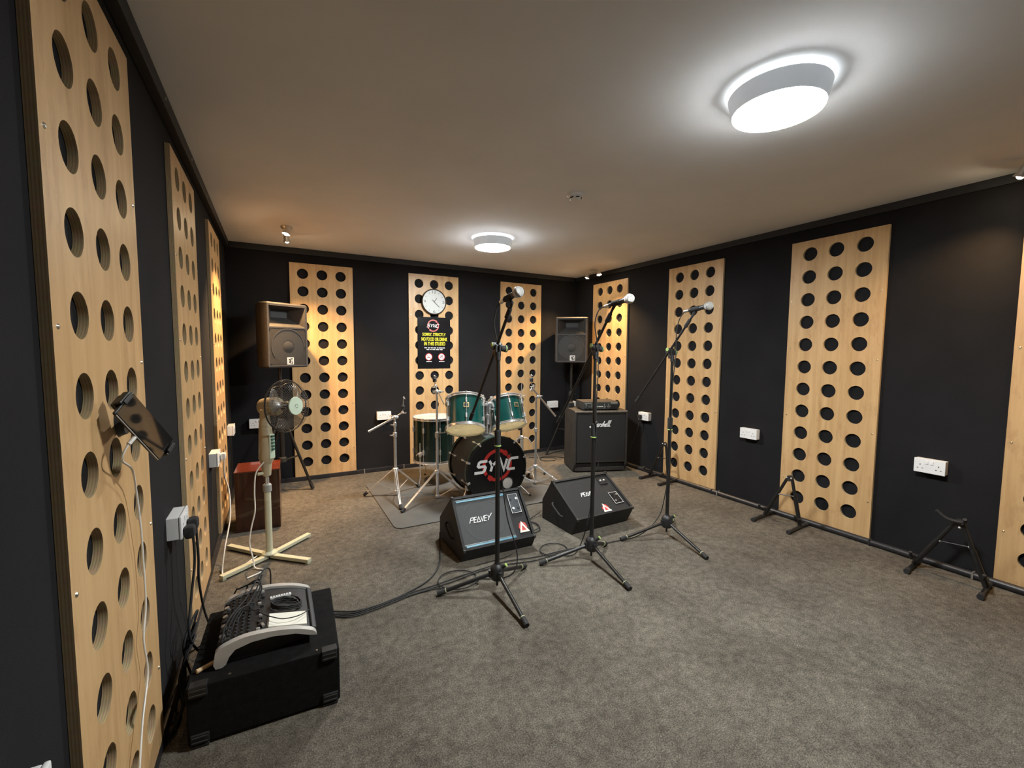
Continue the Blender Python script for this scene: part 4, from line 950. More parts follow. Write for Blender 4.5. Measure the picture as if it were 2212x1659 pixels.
monitor(2.43, .972, 1.482, [(2.43, 0), (2.385, .085), (2.605, .352), (2.83, .150), (2.83, 0)], 'black wedge monitor with pale blue strips and white lettering, behind the left microphone stand', math.radians(-.5), True, GRILLEG)
monitor(2.44, 1.815, 2.350, [(2.44, 0), (2.372, .130), (2.688, .325), (2.81, .150), (2.81, 0)], 'plain black wedge monitor with white lettering, behind the middle microphone stand', math.radians(1.2), False, GRILLE)
# ------------------------------------------------------------------ bass cabinet and amplifier head
CA = math.atan2(-.205, .555); CW, CD, CH = .592, .40, .672
t = thing('bass_cabinet', 'large black bass speaker cabinet with white script lettering in the far right corner', 'speaker cabinet', (2.785, 3.715, 0), CA)
# body: lower front corners chamfered, recessed grille and dark slot at the bottom
b = nb()
SMx = Matrix(((0, 0, 1, 0), (1, 0, 0, 0), (0, 1, 0, 0), (0, 0, 0, 1)))
side = [(.045, .012), (.012, .07), (0, .10), (0, CH - .012), (.012, CH), (CD - .02, CH), (CD, CH - .02), (CD, .012)]
prism(b, side, 0, .018, SMx); prism(b, side, CW - .018, CW, SMx)
box(b, (CW / 2, CD / 2 + .006, CH - .010), (CW - .03, CD - .012, .020), .004); box(b, (CW / 2, .030, .035), (CW - .036, .030, .040), .003)
box(b, (CW / 2, CD - .010, CH / 2), (CW - .036, .020, CH - .03)); box(b, (CW / 2, CD / 2 + .02, .022), (CW - .036, CD - .06, .018)); box(b, (CW / 2, .018, .118), (CW - .036, .014, .018), .003)
box(b, (CW * .47, .024, .085), (.014, .010, .08))
obj('body', b, TOLEXG, t)
b = nb(); box(b, (CW / 2, .016, (.125 + CH - .020) / 2), (CW - .038, .012, CH - .020 - .125), .004); obj('grille_cloth', b, GRILLE, t)
b = nb(); box(b, (CW / 2, .045, .085), (CW - .04, .004, .07)); obj('port_slot', b, DARKHOLE, t)
b = nb(); box(b, (CW / 2, .004, CH - .010), (CW - .006, .012, .018), .004); obj('front_edge_trim', b, mat('worn_pale_piping', (.16, .145, .12), .5, var=.4, vscale=40), t)
b = nb(); box(b, (-.001, .13, .42), (.006, .05, .20), .002); obj('side_handle', b, BLACKP, t)
for x in (.03, CW - .03):
    for y in (.07, CD - .04):
        b = nb(); cyl(b, (x, y, 0), (x, y, .016), .02, seg=12); obj('foot', b, BLACKR, t)
# script lettering
SCR_ = [[(-.50, -.02), (-.46, .10), (-.38, .08), (-.36, -.02), (-.42, -.06), (-.50, -.02)],
        [(-.22, .0), (-.10, .55), (-.02, 1.0), (.04, .95), (.02, .5), (.05, .12), (.20, .50), (.34, .98), (.40, .90), (.36, .4), (.40, .06), (.50, .10)],
        [(.78, .48), (.62, .46), (.55, .22), (.62, .06), (.74, .14), (.82, .48), (.80, .10), (.88, .06), (1.0, .30)],
        [(.98, .10), (1.05, .50), (1.16, .44), (1.24, .48)], [(1.18, .08), (1.32, .06), (1.42, .18), (1.32, .34), (1.44, .50), (1.50, .44)],
        [(1.52, .06), (1.72, .98)], [(1.58, .24), (1.72, .48), (1.80, .40), (1.78, .08), (1.88, .12)],
        [(2.14, .48), (2.00, .44), (1.93, .20), (2.0, .06), (2.12, .16), (2.20, .48), (2.18, .10), (2.26, .10)],
        [(2.24, .08), (2.30, .20), (2.48, .98), (2.42, .98), (2.34, .30), (2.40, .06), (2.52, .12)], [(2.48, .10), (2.56, .30), (2.74, 1.0), (2.68, 1.0), (2.58, .30), (2.66, .06), (2.78, .14)]]
b = nb(); LM = frame((.160, .010, .497), (1, 0, 0), (0, -1, 0))
for pl in SCR_:
    P = [(p.x, p.y) for p in catmull([(q[0], q[1], 0) for q in pl], 4)]
    stroke(b, [(.045 + (x + .18 * y) * .069, y * .062) for x, y in P], .0098, 0, .004, LM)
obj('script_lettering', b, WHITE, t)
HW, HD, HH = .40, .27, .092
ca, sa = math.cos(CA), math.sin(CA)
hx, hy = 2.785 + ca * .105 - sa * .045, 3.715 + sa * .105 + ca * .045
t = thing('amplifier_head', 'black bass amplifier head with knobs on top of the bass cabinet', 'amplifier', (hx, hy, CH), CA)
b = nb(); box(b, (HW / 2, HD / 2, HH / 2 + .004), (HW, HD, HH - .006), .006); obj('case', b, TOLEXG, t)
b = nb(); box(b, (HW / 2, -.001, HH / 2 + .002), (HW - .016, .010, HH - .020), .002); fp = obj('front_panel', b, mat('grey_green_amp_panel', (.034, .040, .038), .4, var=.3, vscale=60), t)
for k, x in enumerate((.022, .060, .080, .105, .245, .268, .292, .022)):
    z = HH * .40 if k < 7 else HH * .66
    b = nb(); cyl(b, (x, -.005, z), (x, -.018, z), .0075, seg=12); kn = obj('knob', b, BLACKP, fp)
    b = nb(); box(b, (x, -.0185, z + .003), (.002, .001, .008)); obj('pointer', b, WHITE, kn)
b = nb()
for x in (.036, .092, .235, .280): box(b, (x, -.0065, HH * .5), (.0018, .001, HH * .55))
box(b, (.195, -.0065, HH * .45), (.055, .001, .008)); box(b, (.152, -.0065, HH * .45), (.02, .001, .008)); box(b, (.345, -.0065, HH * .86), (.075, .001, .006)); box(b, (.05, -.0065, HH * .86), (.075, .001, .003))
obj('panel_print', b, mat('grey_print', (.50, .50, .44), .5, var=.1), fp)
b = nb(); box(b, (.345, -.007, HH * .42), (.075, .004, HH * .5), .001); obj('vent_block', b, PANELM, fp)
for x in (.03, HW - .03):
    for y in (.03, HD - .03):
        b = nb(); cyl(b, (x, y, 0), (x, y, .008), .010, seg=10); obj('foot', b, BLACKR, t)
t = thing('lead_connector', 'small black cable plug block on the back left of the bass cabinet', 'connector', (2.785 + ca * .04 - sa * .33, 3.715 + sa * .04 + ca * .33, CH))
b = nb(); box(b, (0, 0, .030), (.075, .055, .060), .012); obj('body', b, BLACKR, t)
b = nb(); box(b, (.052, -.01, .042), (.012, .05, .055), .002); obj('label_card', b, mat('grey_card', (.36, .35, .33), .6, var=.05), t)

# ------------------------------------------------------------------ microphone stands, microphones
def mic_set(base, feet, zcl, joint_z, joint_y, low, tip, head, tail, n, lab):
    bx, by = base
    t = thing('microphone_stand', lab[0], 'microphone stand', (bx, by, 0), 0, 'black boom microphone stands')
    G = lambda p: Vector((p[0] - bx, p[1] - by, p[2]))
    b = nb(); cyl(b, (0, 0, .085), (0, 0, zcl), .0125); cyl(b, (0, 0, .028), (0, 0, .085), .006); obj('lower_tube', b, BLACKM, t)
    b = nb(); lathe(b, [(.0125, zcl - .05), (.0165, zcl - .048), (.0175, zcl + .03), (.012, zcl + .04)], seg=16); cp = obj('height_clutch', b, BLACKR, t)
    b = nb(); lathe(b, [(.0165, zcl - .050), (.0182, zcl - .049), (.0182, zcl - .044), (.0165, zcl - .043)], seg=16); obj('green_ring', b, GREEN, cp)
    b = nb(); cyl(b, (0, 0, zcl), (0, 0, joint_z - .03), .0095); obj('upper_tube', b, BLACKM, t)
    b = nb(); lathe(b, [(.013, .060), (.030, .064), (.037, .085), (.037, .125), (.028, .140), (.016, .150), (.013, .165)], seg=18); hub = obj('leg_hub', b, BLACKP, t)
    b = nb(); cyl(b, (.020, -.020, .135), (.036, -.036, .150), .010, seg=10); obj('hub_knob', b, BLACKR, hub)
    b = nb(); cyl(b, (.034, -.034, .148), (.037, -.037, .151), .0105, seg=10); obj('green_cap', b, GREEN, hub)
    for f in feet:
        d = Vector((f[0] - bx, f[1] - by, 0)); u = d.normalized(); a = u * .028 + Vector((0, 0, .098)); e = d + Vector((0, 0, .014)); q = (e - a).normalized()
        b = nb(); cyl(b, a, e - q * .01, .0102, seg=12); L_ = obj('leg', b, BLACKM, t)
        b = nb(); cyl(b, e - q * .040, e + q * .004, .0138, seg=12); ft = obj('rubber_foot', b, BLACKR, L_)
        b = nb(); cyl(b, e - q * .0455, e - q * .0415, .0140, seg=12); obj('band', b, mat('pale_band', (.42, .44, .26), .5, var=.05), ft)
        b = nb(); cyl(b, u * .034 + Vector((0, 0, .080)), u * .034 + Vector((0, 0, .118)), .014, seg=10); obj('leg_pivot', b, BLACKP, hub)
    J = Vector((0, joint_y - by, joint_z))
    lo, ti = G(low), G(tip)
    d = (ti - lo).normalized()
    b = nb(); cyl(b, lo, ti, .0080, seg=10); bo = obj('boom_arm', b, BLACKM, t)
    b = nb(); cyl(b, lo - d * .004, lo + d * .055, .0115, seg=10); obj('end_cap', b, BLACKR, bo)
    b = nb(); cyl(b, ti - d * .075, ti - d * .02, .0130, .0115, seg=12); cyl(b, ti - d * .02, ti + d * .015, .0075, seg=10); obj('boom_clutch', b, BLACKR, bo)
    # pivot: on the boom, level with the top of the pole
    k = (joint_z - lo.z) / (ti.z - lo.z); PJ = lo.lerp(ti, k)
    b = nb(); cyl(b, (0, 0, joint_z - .075), (0, 0, joint_z - .03), .014, seg=14); box(b, (-.010, PJ.y * .5, joint_z - .022), (.012, .030, .065), .004); box(b, (.012, PJ.y * .5, joint_z - .022), (.012, .030, .065), .004); cyl(b, PJ + Vector((-.026, 0, 0)), PJ + Vector((.026, 0, 0)), .018, seg=14); pv = obj('boom_pivot', b, BLACKP, t)
    b = nb(); cyl(b, PJ + Vector((.024, 0, -.010)), PJ + Vector((.060, 0, -.014)), .016, .018, seg=12); obj('pivot_knob', b, BLACKR, pv)
    b = nb(); cyl(b, PJ + Vector((.050, 0, -.013)), PJ + Vector((.055, 0, -.0135)), .0188, seg=14); cyl(b, PJ + Vector((-.028, -.004, .008)), PJ + Vector((-.031, -.004, .008)), .012, seg=12); obj('green_ring', b, GREEN, pv)
    # microphone clip (part of the stand)
    Hd, Tl = G(head), G(tail); md = (Hd - Tl).normalized(); mc = Tl.lerp(Hd, .42)
    b = nb(); cyl(b, ti + d * .012, mc, .0085, seg=10); cyl(b, mc - md * .030, mc + md * .030, .0165, seg=14); obj('mic_clip', b, BLACKR, t)
    m_ = thing('microphone', lab[1], 'microphone', tail, 0, 'silver-headed vocal microphones')
    Mm = frame((0, 0, 0), (1, 0, 0), md); L_ = (Hd - Tl).length
    b = nb(); lathe(b, [(0, .018), (.0105, .018), (.0112, .03), (.0150, L_ - .040), (.0190, L_ - .026), (.0215, L_ - .022)], Mm, 20); obj('handle', b, mat('gunmetal_mic_body', (.05, .05, .055), .4, .5, var=.1), m_)
    b = nb(); lathe(b, [(.0095, -.020), (.0105, -.018), (.0105, .019), (.0085, .020)], Mm, 14); obj('xlr_plug', b, STEEL, m_)
    b = nb(); R_ = .0262; prof = [(.0205, L_ - .022), (.0235, L_ - .014)]
    for q in range(9): a = -.35 + (PI / 2 + .35) * q / 8; prof.append((max(R_ * math.cos(a), 0 if q == 8 else 0), L_ + .003 + R_ * math.sin(a)))
    prof[-1] = (0, prof[-1][1]); lathe(b, prof, Mm, 24); obj('grille_ball', b, MICGRILL, m_)
    b = nb(); lathe(b, [(R_ * .985, L_ - .001), (R_ * 1.045, L_), (R_ * 1.045, L_ + .006), (R_ * .985, L_ + .007)], Mm, 24); obj('grille_band', b, STEEL, m_)
MIC = [dict(base=(1.027, 2.042), feet=[(.724, 2.137), (1.004, 1.686), (1.282, 2.180)], joint_z=1.325, joint_y=2.043, low=(1.03, 2.415, .89), tip=(1.03, 1.905, 1.525), head=(1.035, 1.845, 1.582), tail=(1.025, 1.990, 1.553)),
       dict(base=(1.703, 2.078), feet=[(1.382, 2.165), (1.663, 1.698), (1.918, 2.192)], joint_z=1.330, joint_y=2.089, low=(1.70, 2.455, .815), tip=(1.70, 1.935, 1.535), head=(1.70, 1.798, 1.588), tail=(1.70, 1.975, 1.566)),
       dict(base=(2.408, 2.115), feet=[(2.060, 2.198), (2.346, 1.738), (2.66, 2.28)], joint_z=1.312, joint_y=2.127, low=(2.405, 2.440, .925), tip=(2.405, 1.965, 1.53), head=(2.405, 1.840, 1.592), tail=(2.405, 2.005, 1.574))]
NM = ['left', 'middle', 'right']
LABS = [('black boom microphone stand in front of the blue-striped wedge monitor, nearest of three', 'vocal microphone on the stand before the blue-striped wedge, leftmost of three'),
        ('black boom microphone stand in front of the plain wedge monitor, middle of three', 'vocal microphone on the middle stand, in front of the bass cabinet'),
        ('black boom microphone stand farthest right, standing clear of the wedge monitors', 'vocal microphone on the rightmost stand, in front of a plywood panel')]
for k, q in enumerate(MIC): mic_set(q['base'], q['feet'], (.845, .825, .810)[k], q['joint_z'], q['joint_y'], q['low'], q['tip'], q['head'], q['tail'], k, LABS[k])
# microphone cables: tail of mic -> down the pole -> loop on the floor -> towards the mixer
def cable(pts, r, label, mt=BLACKR, name='cable', group='black audio cables', n=7, cat='cable'):
    b = nb(); tube(b, catmull(pts, n), r, 7); return tag(obj(name, b, mt), label, cat, group)
def loop(cx, cy, rx, ry, a0, a1, z=.006, n=14, tilt=0.0):
    o = []
    for k in range(n + 1):
        a = math.radians(a0 + (a1 - a0) * k / n); x, y = rx * math.cos(a), ry * math.sin(a); c, s = math.cos(tilt), math.sin(tilt)
        o.append((cx + x * c - y * s, cy + x * s + y * c, z + .006 * k / n))
    return o
RC = .0034
cable([(1.024, 2.008, 1.549), (1.020, 2.045, 1.52), (1.018, 2.070, 1.44), (1.036, 2.062, 1.32), (1.045, 2.055, 1.15), (1.045, 2.058, .95), (1.042, 2.060, .80), (1.080, 2.085, .56), (1.120, 2.10, .36), (1.165, 2.10, .22), (1.185, 2.10, .12), (1.165, 2.10, .045), (1.110, 2.13, .008)] + loop(.875, 2.232, .112, .105, -20, 320) + [(.80, 2.18, .006), (.72, 2.205, .006), (.60, 2.203, .006), (.46, 2.170, .006), (.30, 2.150, .006), (.215, 2.20, .008)], RC, 'black cable from the left microphone, curling once on the carpet')
cable([(1.70, 1.994, 1.562), (1.695, 2.045, 1.545), (1.690, 2.072, 1.466), (1.692, 2.047, 1.341), (1.688, 2.030, 1.19), (1.690, 2.042, .998), (1.706, 2.060, .80), (1.735, 2.10, .56), (1.738, 2.14, .30), (1.700, 2.15, .13), (1.640, 2.16, .02), (1.58, 2.20, .007)] + loop(1.567, 2.295, .098, .085, -60, 300, tilt=.35) + [(1.40, 2.225, .006), (1.20, 2.262, .006), (1.02, 2.262, .006), (.86, 2.232, .006), (.70, 2.215, .006), (.56, 2.205, .006), (.40, 2.175, .006), (.29, 2.165, .006), (.212, 2.21, .012)], RC, 'black cable from the middle microphone, looping beside its stand')
cable([(2.405, 2.024, 1.570), (2.402, 2.06, 1.521), (2.398, 2.078, 1.429), (2.396, 2.075, 1.272), (2.394, 2.09, 1.1), (2.394, 2.095, .85), (2.396, 2.10, .50), (2.40, 2.14, .25), (2.372, 2.155, .135), (2.27, 2.165, .05), (2.16, 2.18, .012), (2.02, 2.205, .006), (1.84, 2.215, .006), (1.66, 2.255, .006), (1.42, 2.262, .006), (1.22, 2.300, .006), (1.06, 2.285, .006), (.90, 2.265, .006), (.74, 2.240, .006), (.60, 2.225, .006), (.44, 2.195, .006), (.30, 2.180, .006), (.21, 2.225, .006)], RC, 'black cable from the right microphone, running across the carpet behind the stands')
cable([(.965, 2.80, .05), (.935, 2.72, .012), (.915, 2.66, .006), (.86, 2.50, .006), (.79, 2.375, .006), (.70, 2.290, .006), (.56, 2.225, .006), (.42, 2.190, .006), (.31, 2.190, .008), (.208, 2.235, .012)], .0042, 'thicker black cable from the blue-striped wedge monitor to the black case')
cable([(1.49, 2.80, .10), (1.53, 2.76, .02)] + loop(1.60, 2.68, .085, .10, 100, 460, .005) + loop(1.61, 2.69, .075, .085, 100, 440, .012) + [(1.70, 2.82, .006), (1.82, 2.86, .03)], RC, 'coil of black cable on the floor between the two wedge monitors')
cable([(2.345, 2.62, .18), (2.372, 2.56, .12), (2.376, 2.52, .03), (2.36, 2.50, .006), (2.30, 2.62, .006), (2.37, 2.75, .006), (2.30, 2.88, .006)], RC, 'short black lead hanging off the right end of the plain wedge monitor')
cable([(1.03, 2.34, .006), (1.14, 2.345, .006), (1.24, 2.35, .006), (1.30, 2.37, .006)] , .002, 'thin dark lead lying just in front of the blue-striped wedge')
cable([(2.70, 4.52, .005), (2.86, 4.44, .005), (2.98, 4.36, .005), (2.90, 4.26, .005), (2.78, 4.30, .008), (2.80, 4.42, .010), (2.95, 4.46, .010), (3.1, 4.30, .006), (3.2, 4.2, .006)], .004, 'black cable curled on the floor left of the bass cabinet')

# ------------------------------------------------------------------ guitar stands along the right wall
def gstand(y0, y1, xf, xb, apex, label, style):
    t = thing('guitar_stand', label, 'guitar stand', (XR - .15, (y0 + y1) / 2, 0), 0, 'folding A-frame guitar stands')
    G = lambda x, y, z: Vector((x - (XR - .15), y - (y0 + y1) / 2, z))
    A = G(*apex)
    for y in (y0, y1):
        b = nb(); p0, p1 = G(xf, y - .012, .016), G(xb, y + .012, .016); cyl(b, p0, p1, .0115, seg=10); fb = obj('foot_bar', b, BLACKM, t)
        b = nb()
        for p, q in ((p0, p1), (p1, p0)): u = (q - p).normalized(); cyl(b, p - u * .004, p + u * .035, .0150, seg=10)
        obj('rubber_sleeve', b, BLACKR, fb)
        m_ = p0.lerp(p1, .62) + Vector((0, 0, .008)); s = 1 if y > (y0 + y1) / 2 else -1
        b = nb(); a_ = A + Vector((0, s * .016, 0)); R = zframe(m_ - a_); d = m_ - a_
        tube(b, [a_, m_], .0115, 8); L_ = obj('leg', b, BLACKM, t)
        b = nb(); cyl(b, a_.lerp(m_, .42), m_, .0142, seg=10); obj('leg_sleeve', b, BLACKM, L_)
        b = nb(); tube(b, catmull([m_ + Vector((0, 0, .05)), m_ + Vector((-.035, -.005, .055)), m_ + Vector((-.085, -.01, .075)), m_ + Vector((-.10, -.012, .10))], 5), .0085, 8); obj('cradle_arm', b, BLACKR, t)
    b = nb(); cyl(b, A + Vector((-.012, 0, 0)), A + Vector((.012, 0, 0)), .022, seg=14); box(b, A, (.014, .050, .022), .005); obj('hinge', b, BLACKP, t)
    for s in (-1, 1):
        b = nb(); sphere(b, A + Vector((-.012, s * .016, .004)), .007, 8, 6); obj('rivet', b, STEEL, t)
    a = A.lerp(G(xf + .62 * (xb - xf), y1, .02), .38); c = A.lerp(G(xf + .62 * (xb - xf), y0, .02), .42)
    b = nb(); tube(b, [a, c], .004, 6); obj('spreader', b, BLACKM, t)
    b = nb(); sphere(b, a, .008, 8, 6); sphere(b, c, .008, 8, 6); obj('rivet', b, STEEL, t)
    if style == 'disc':
        b = nb(); cyl(b, c + Vector((-.016, 0, 0)), c + Vector((-.006, 0, 0)), .030, seg=20); obj('friction_disc', b, BLACKP, t)
    if style == 'yoke':
        b = nb(); tube(b, catmull([A + Vector((-.05, .085, .055)), A + Vector((-.04, .045, .02)), A + Vector((-.03, .0, .012)), A + Vector((-.03, -.03, .02)), A + Vector((-.05, -.035, .04))], 5), .009, 8); obj('neck_yoke', b, BLACKR, t)
        b = nb(); sphere(b, A + Vector((-.026, -.01, -.02)), .007, 8, 6); obj('rivet', b, CHROME, t)
    return t
gstand(3.235, 2.985, 3.255, 3.50, (3.40, 3.045, .385), 'black folding guitar stand in the shade between the bass cabinet and the right microphone stand', 'plain')
gstand(1.998, 1.733, 3.205, 3.490, (3.375, 1.822, .362), 'black A-frame guitar stand in front of the wide plywood panel on the right', 'plain')
gstand(1.080, .772, 3.250, 3.480, (3.385, .900, .345), 'black guitar stand nearest the camera on the right, against the black wall', 'yoke')

# ------------------------------------------------------------------ black case with mixer
BA = math.radians(-2.2); BXW, BYD, BHT = .462, .46, .208
t = thing('equipment_case', 'low black carpet-covered case at the bottom left carrying the mixer', 'equipment case', (-.285, 1.656, 0), BA)
b = nb(); box(b, (BXW / 2, BYD / 2, BHT / 2 + .004), (BXW, BYD, BHT - .008), .007); obj('body', b, CARPETB, t)
for x in (.034, BXW - .034):
    for z in (BHT - .018, .030):
        b = nb(); box(b, (x, -.001, z), (.052, .010, .034), .004); box(b, (x, .012, BHT - .001 if z > .1 else .006), (.052, .034, .008), .003); cg = obj('corner_piece', b, BLACKP, t)
        for dz in (-.008, .008):
            b = nb(); box(b, (x, -.0065, z + dz), (.044, .004, .005), .0015); obj('ridge', b, GREYP, cg)
b = nb(); cyl(b, (BXW - .075, .02, BHT - .001), (BXW - .075, .02, BHT + .002), .004, seg=8); cyl(b, (.12, .02, BHT - .001), (.12, .02, BHT + .002), .005, seg=8); obj('screw', b, BRASS, t)
for x in (.05, BXW - .05):
    for y in (.05, BYD - .05):
        b = nb(); cyl(b, (x, y, 0), (x, y, .008), .016, seg=10); obj('foot', b, BLACKR, t)
MX0, MY0, MY1 = -.208, 1.722, 2.058
ZT = [(-.208, .268), (-.185, .284), (-.12, .300), (-.034, .296), (.04, .281), (.092, .260), (.106, .246)]
def zt(x):
    for (a, za), (c, zc_) in zip(ZT, ZT[1:]):
        if a <= x <= c: return za + (zc_ - za) * (x - a) / (c - a)
    return ZT[0][1] if x < ZT[0][0] else ZT[-1][1]
t = thing('mixer', 'black mixing desk with curved silver side cheeks on the black case', 'mixer', (0, 0, BHT))
YZ = Matrix(((1, 0, 0, 0), (0, 0, -1, 0), (0, 1, 0, 0), (0, 0, 0, 1)))           # (x, z, -y)
def cheek(y):
    b = nb()
    up_ = [(p.x, p.y) for p in catmull([(x, z - BHT, 0) for x, z in ZT], 4)]
    lowp = [(.108, .030), (.085, .036), (.036, .056), (-.035, .068), (-.10, .068), (-.150, .056), (-.168, .036), (-.178, .012), (-.190, .004), (-.208, .004), (-.214, .02)]
    prism(b, up_ + lowp, -y - .012, -y + .012, YZ)
    bmesh.ops.bevel(b, geom=[e for e in b.edges if len(e.link_faces) == 2 and e.calc_face_angle(0) > 1.0], offset=.004, segments=2, profile=.6, affect='EDGES')
    return obj('side_cheek', b, SILVER, t)
cheek(MY0); cheek(MY1)
b = nb(); up_ = [(p.x, p.y - .010) for p in catmull([(x, z - BHT, 0) for x, z in ZT], 4)]
prism(b, up_ + [(.100, .020), (-.05, .004), (-.19, .004), (-.206, .02)], -MY1 + .012, -MY0 - .012, YZ); obj('body', b, BLACKP, t)
b = nb(); box(b, (.098, (MY0 + MY1) / 2, .250 - BHT), (.020, MY1 - MY0 - .026, .018), .006, Matrix.Rotation(.5, 3, 'Y')); obj('front_bar', b, mat('dark_blue_grey_plastic', (.035, .037, .042), .5, var=.15), t)
random.seed(3)
KB = nb(); lathe(KB, [(.0062, 0), (.0058, .006), (.0048, .0115), (0, .012)], seg=10)
k0 = obj('knob', KB, [mat('knob_dark', (.03, .03, .032), .45, var=.2)], t); kd = k0.data; bpy.data.objects.remove(k0)
for i, x in enumerate((-.172, -.152, -.132, -.112)):
    for j in range(13):
        y = MY0 + .030 + j * .0225
        o = bpy.data.objects.new('knob', kd); C.objects.link(o); o.parent = t; o.location = (x, y, zt(x) - BHT - .010)
for j in range(13):
    y = MY0 + .030 + j * .0225; b = nb(); box(b, (-.086 + random.random() * .016, y, zt(-.08) - BHT - .004), (.012, .007, .010), .002); obj('fader_cap', b, SILVER if j % 4 == 0 else GREYP, t)
for j in range(9):
    y = MY0 + .04 + j * .032; b = nb(); cyl(b, (-.192, y, .060), (-.196, y, .072), .009, seg=12); obj('input_jack', b, STEEL if j % 2 else BLACKP, t)
# things lying on the mixer
a_ = math.atan2(.281 - .300, .16)
PR = Matrix.Rotation(.16, 3, 'Y')
t = thing('notepad', 'small white spiral notepad lying on the mixer', 'notepad', (.014, 1.785, zt(.014) - .006), 0)
t.rotation_euler = (0, math.radians(10), math.radians(-2))
b = nb(); box(b, (0, 0, .0035), (.128, .088, .006), .001); obj('pages', b, PAPER, t)
b = nb()
for k in range(13): torus(b, frame((-.064, -.040 + k * .0067, .0035), (1, 0, 0), (0, 1, 0)), .0042, .0007, 10, 4)
obj('spiral_binding', b, STEEL, t)
b = nb()
for k in range(5):
    tube(b, [(x, y, z + .002 + .004 * k + .0015 * math.sin(3 * q + k)) for q, (x, y, z) in enumerate(loop(.012, 1.892, .054 - .002 * (k % 3), .040 - .003 * (k % 2), 20 * k, 20 * k + 350, 0, 20))], .0026, 6)
for v in b.verts: v.co.z += zt(v.co.x) - .008
tag(obj('coiled_cable', b, BLACKR), 'coil of thin black cable lying on the mixer behind the notepad', 'cable')
t = thing('label_strip', 'narrow white plastic strip with dark marks at the far side of the mixer', 'strip', (-.008, 1.962, zt(-.008) - .010))
b = nb(); box(b, (0, 0, .008), (.078, .016, .012), .004); obj('bar', b, WHITEP, t)
b = nb()
for k in range(7): box(b, (-.028 + k * .0094, -.0015, .0143), (.003, .009, .0006))
obj('marks', b, CLOCKK, t)
t = thing('usb_stick', 'small silver and black stick next to the notepad on the mixer', 'usb stick', (-.068, 1.772, zt(-.068) - .009), math.radians(-70))
b = nb(); box(b, (0, 0, .005), (.022, .010, .008), .001); obj('metal_end', b, STEEL, t)
b = nb(); box(b, (-.024, 0, .005), (.028, .013, .010), .002); obj('body', b, BLACKP, t)
b = nb(); tube(b, [(-.262, 1.722, .2165), (-.205, 1.757, .2165)], [.0075, .0065], 10); tag(obj('drumstick', b, TAN), 'end of a pale wooden stick poking out left of the mixer', 'drumstick')
cable([(.088, 1.80, .292), (.05, 1.762, .300), (.0, 1.752, .308), (-.035, 1.775, .312), (-.06, 1.81, .308), (-.10, 1.86, .312), (-.15, 1.90, .30), (-.20, 1.93, .30)], .0019, 'thin black wire lying across the white notepad')
lk = ['', 'longest arching', 'second arching', 'third arching', 'low', 'lowest']
for k, (h, x1, y1) in enumerate(((.385, -.045, 1.985), (.358, -.06, 1.96), (.340, -.085, 1.93), (.328, -.10, 1.89))):
    cable([(-.192 + .012 * k, 1.752 + .030 * k, .276), (-.186 + .014 * k, 1.772 + .034 * k, .312 - .006 * k), (-.165 + .016 * k, 1.815 + .034 * k, .335 - .008 * k), (-.128 + .012 * k, 1.90 + .022 * k, h - .045), (-.088 + .004 * k, 1.985 + .012 * k, h - .012), (-.062 - .012 * k, 2.035 + .004 * k, h), (x1 - .02 * k, 2.075 + .004 * k, h - .030), (x1 - .026 * k, 2.100 + .006 * k, .27), (x1 - .05 * k, 2.125 + .008 * k, .10), (x1 - .09 * k, 2.155 + .012 * k, .008)], .0030, ['black lead making the highest arch over the far corner of the mixer', 'black lead making the second highest arch over the mixer', 'black lead bending low over the mixer knobs', 'lowest black lead across the mixer knobs'][k])
for k in range(3):
    cable([(-.350 + .01 * k, 1.95 + .05 * k, .01), (-.335, 2.05 - .04 * k, .12 + .03 * k), (-.300, 1.98 + .04 * k, .20 + .03 * k), (-.335, 1.88 + .05 * k, .12), (-.32, 1.80 + .04 * k, .05), (-.350 + .01 * k, 1.72 + .03 * k, .008)], .0042, ['black lead in the tangle between mixer and wall, nearest the camera', 'black lead in the middle of the tangle between mixer and wall', 'black lead in the tangle between mixer and wall, farthest from the camera'][k])

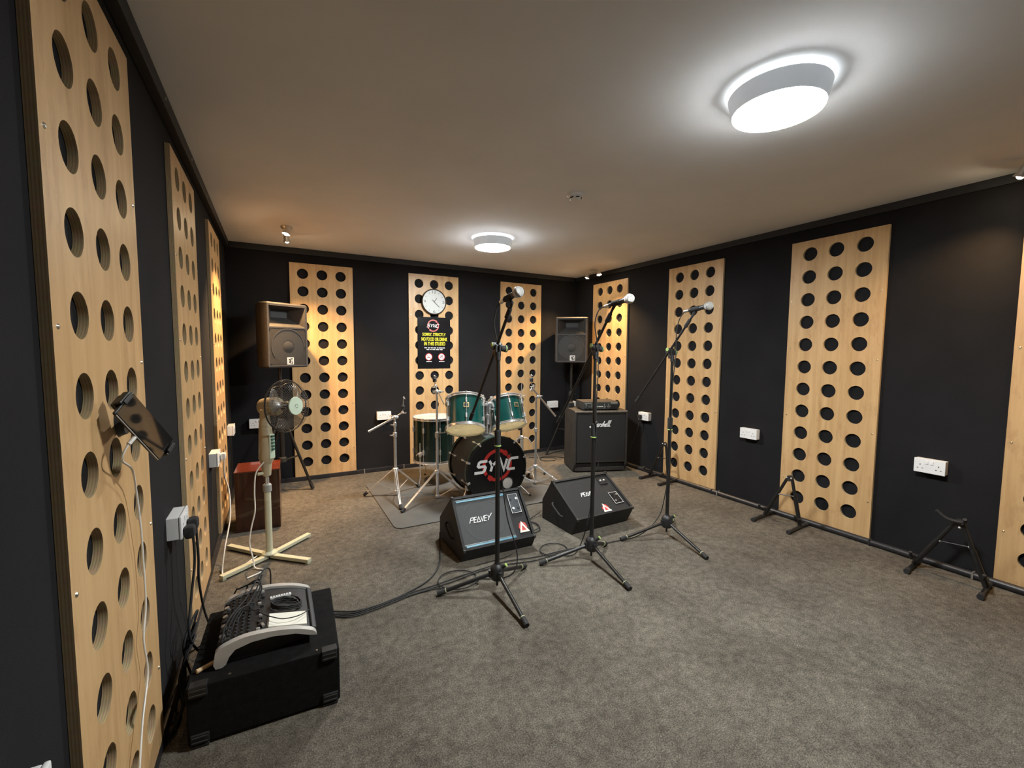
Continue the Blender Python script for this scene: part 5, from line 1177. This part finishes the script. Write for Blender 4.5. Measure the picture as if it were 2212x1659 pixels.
# ------------------------------------------------------------------ phone on a holder, fixed to the nearest panel
PC = [Vector(p) for p in ((-.326, 1.28, 1.165), (-.301, 1.342, 1.185), (-.236, 1.42, 1.05), (-.258, 1.36, 1.024))]
ctr = sum(PC, Vector()) / 4; lx = ((PC[3] - PC[0]) + (PC[2] - PC[1])).normalized(); nz = Vector((.8865, -.4415, .138)).normalized()
PF = frame((0, 0, 0), lx, nz); PL, PW_ = .168, .074
t = thing('phone', 'black phone with a glossy screen on a holder at the nearest plywood panel', 'phone', ctr)
b = nb(); box(b, PF @ Vector((0, 0, -.004)), (PL, PW_, .008), .0035, PF.to_3x3()); obj('body', b, BLACKP, t)
b = nb(); box(b, PF @ Vector((0, 0, .0004)), (PL - .008, PW_ - .006, .0012), 0, PF.to_3x3()); obj('screen', b, SCREEN, t)
b = nb(); tube(b, [PF @ Vector((PL / 2 - .006, PW_ / 2 + .0002 if False else -PW_ / 2 - .0006, .0)), PF @ Vector((-PL / 2 + .006, -PW_ / 2 - .0006, .0))], .0011, 6); obj('bezel', b, STEEL, t)
t = thing('phone_holder', 'black clamp holder gripping the phone on the nearest plywood panel', 'phone holder', ctr)
for s in (-1, 1):
    b = nb(); box(b, PF @ Vector((s * (PL / 2 + .006), .008, -.004)), (.008, .040, .016), .003, PF.to_3x3()); box(b, PF @ Vector((s * (PL / 2 + .001), .008, .0055)), (.011, .028, .004), .0015, PF.to_3x3())
    obj('jaw', b, BLACKP, t)
b = nb(); box(b, PF @ Vector((0, .004, -.016)), (PL + .014, .036, .012), .004, PF.to_3x3()); obj('bracket', b, BLACKP, t)
hp = Vector((-.352, 1.445, 1.115)) - ctr
b = nb(); q0 = PF @ Vector((-.012, .005, -.020)); tube(b, catmull([q0, q0.lerp(hp, .5) + Vector((.005, 0, -.004)), hp], 5), .013, 10); sphere(b, q0, .019, 12, 8); obj('arm', b, BLACKP, t)
b = nb(); cyl(b, hp + Vector((.014, 0, 0)), hp + Vector((-.002, 0, 0)), .036, .042, seg=24); obj('mount', b, BLACKP, t)
b = nb(); s0 = ctr + PF @ Vector((-.006, -PW_ / 2 - .001, -.004)); d0 = PF @ Vector((0, -1, -.1))
pts = [s0, s0 + d0 * .022, s0 + d0 * .030 + Vector((-.010, .004, -.03)), (-.318, 1.375, 1.00), (-.330, 1.452, .925), (-.333, 1.490, .80), (-.336, 1.505, .727), (-.337, 1.512, .59), (-.338, 1.476, .505), (-.336, 1.489, .402), (-.334, 1.410, .323), (-.330, 1.345, .245), (-.328, 1.29, .14), (-.325, 1.20, .03), (-.30, 1.05, .006)]
tube(b, catmull(pts, 6), .0026, 7); cyl(b, s0, s0 + d0 * .022, .0048, seg=10); tag(obj('charging_cable', b, WCABLE), 'white charging cable hanging from the phone down the nearest panel', 'cable')
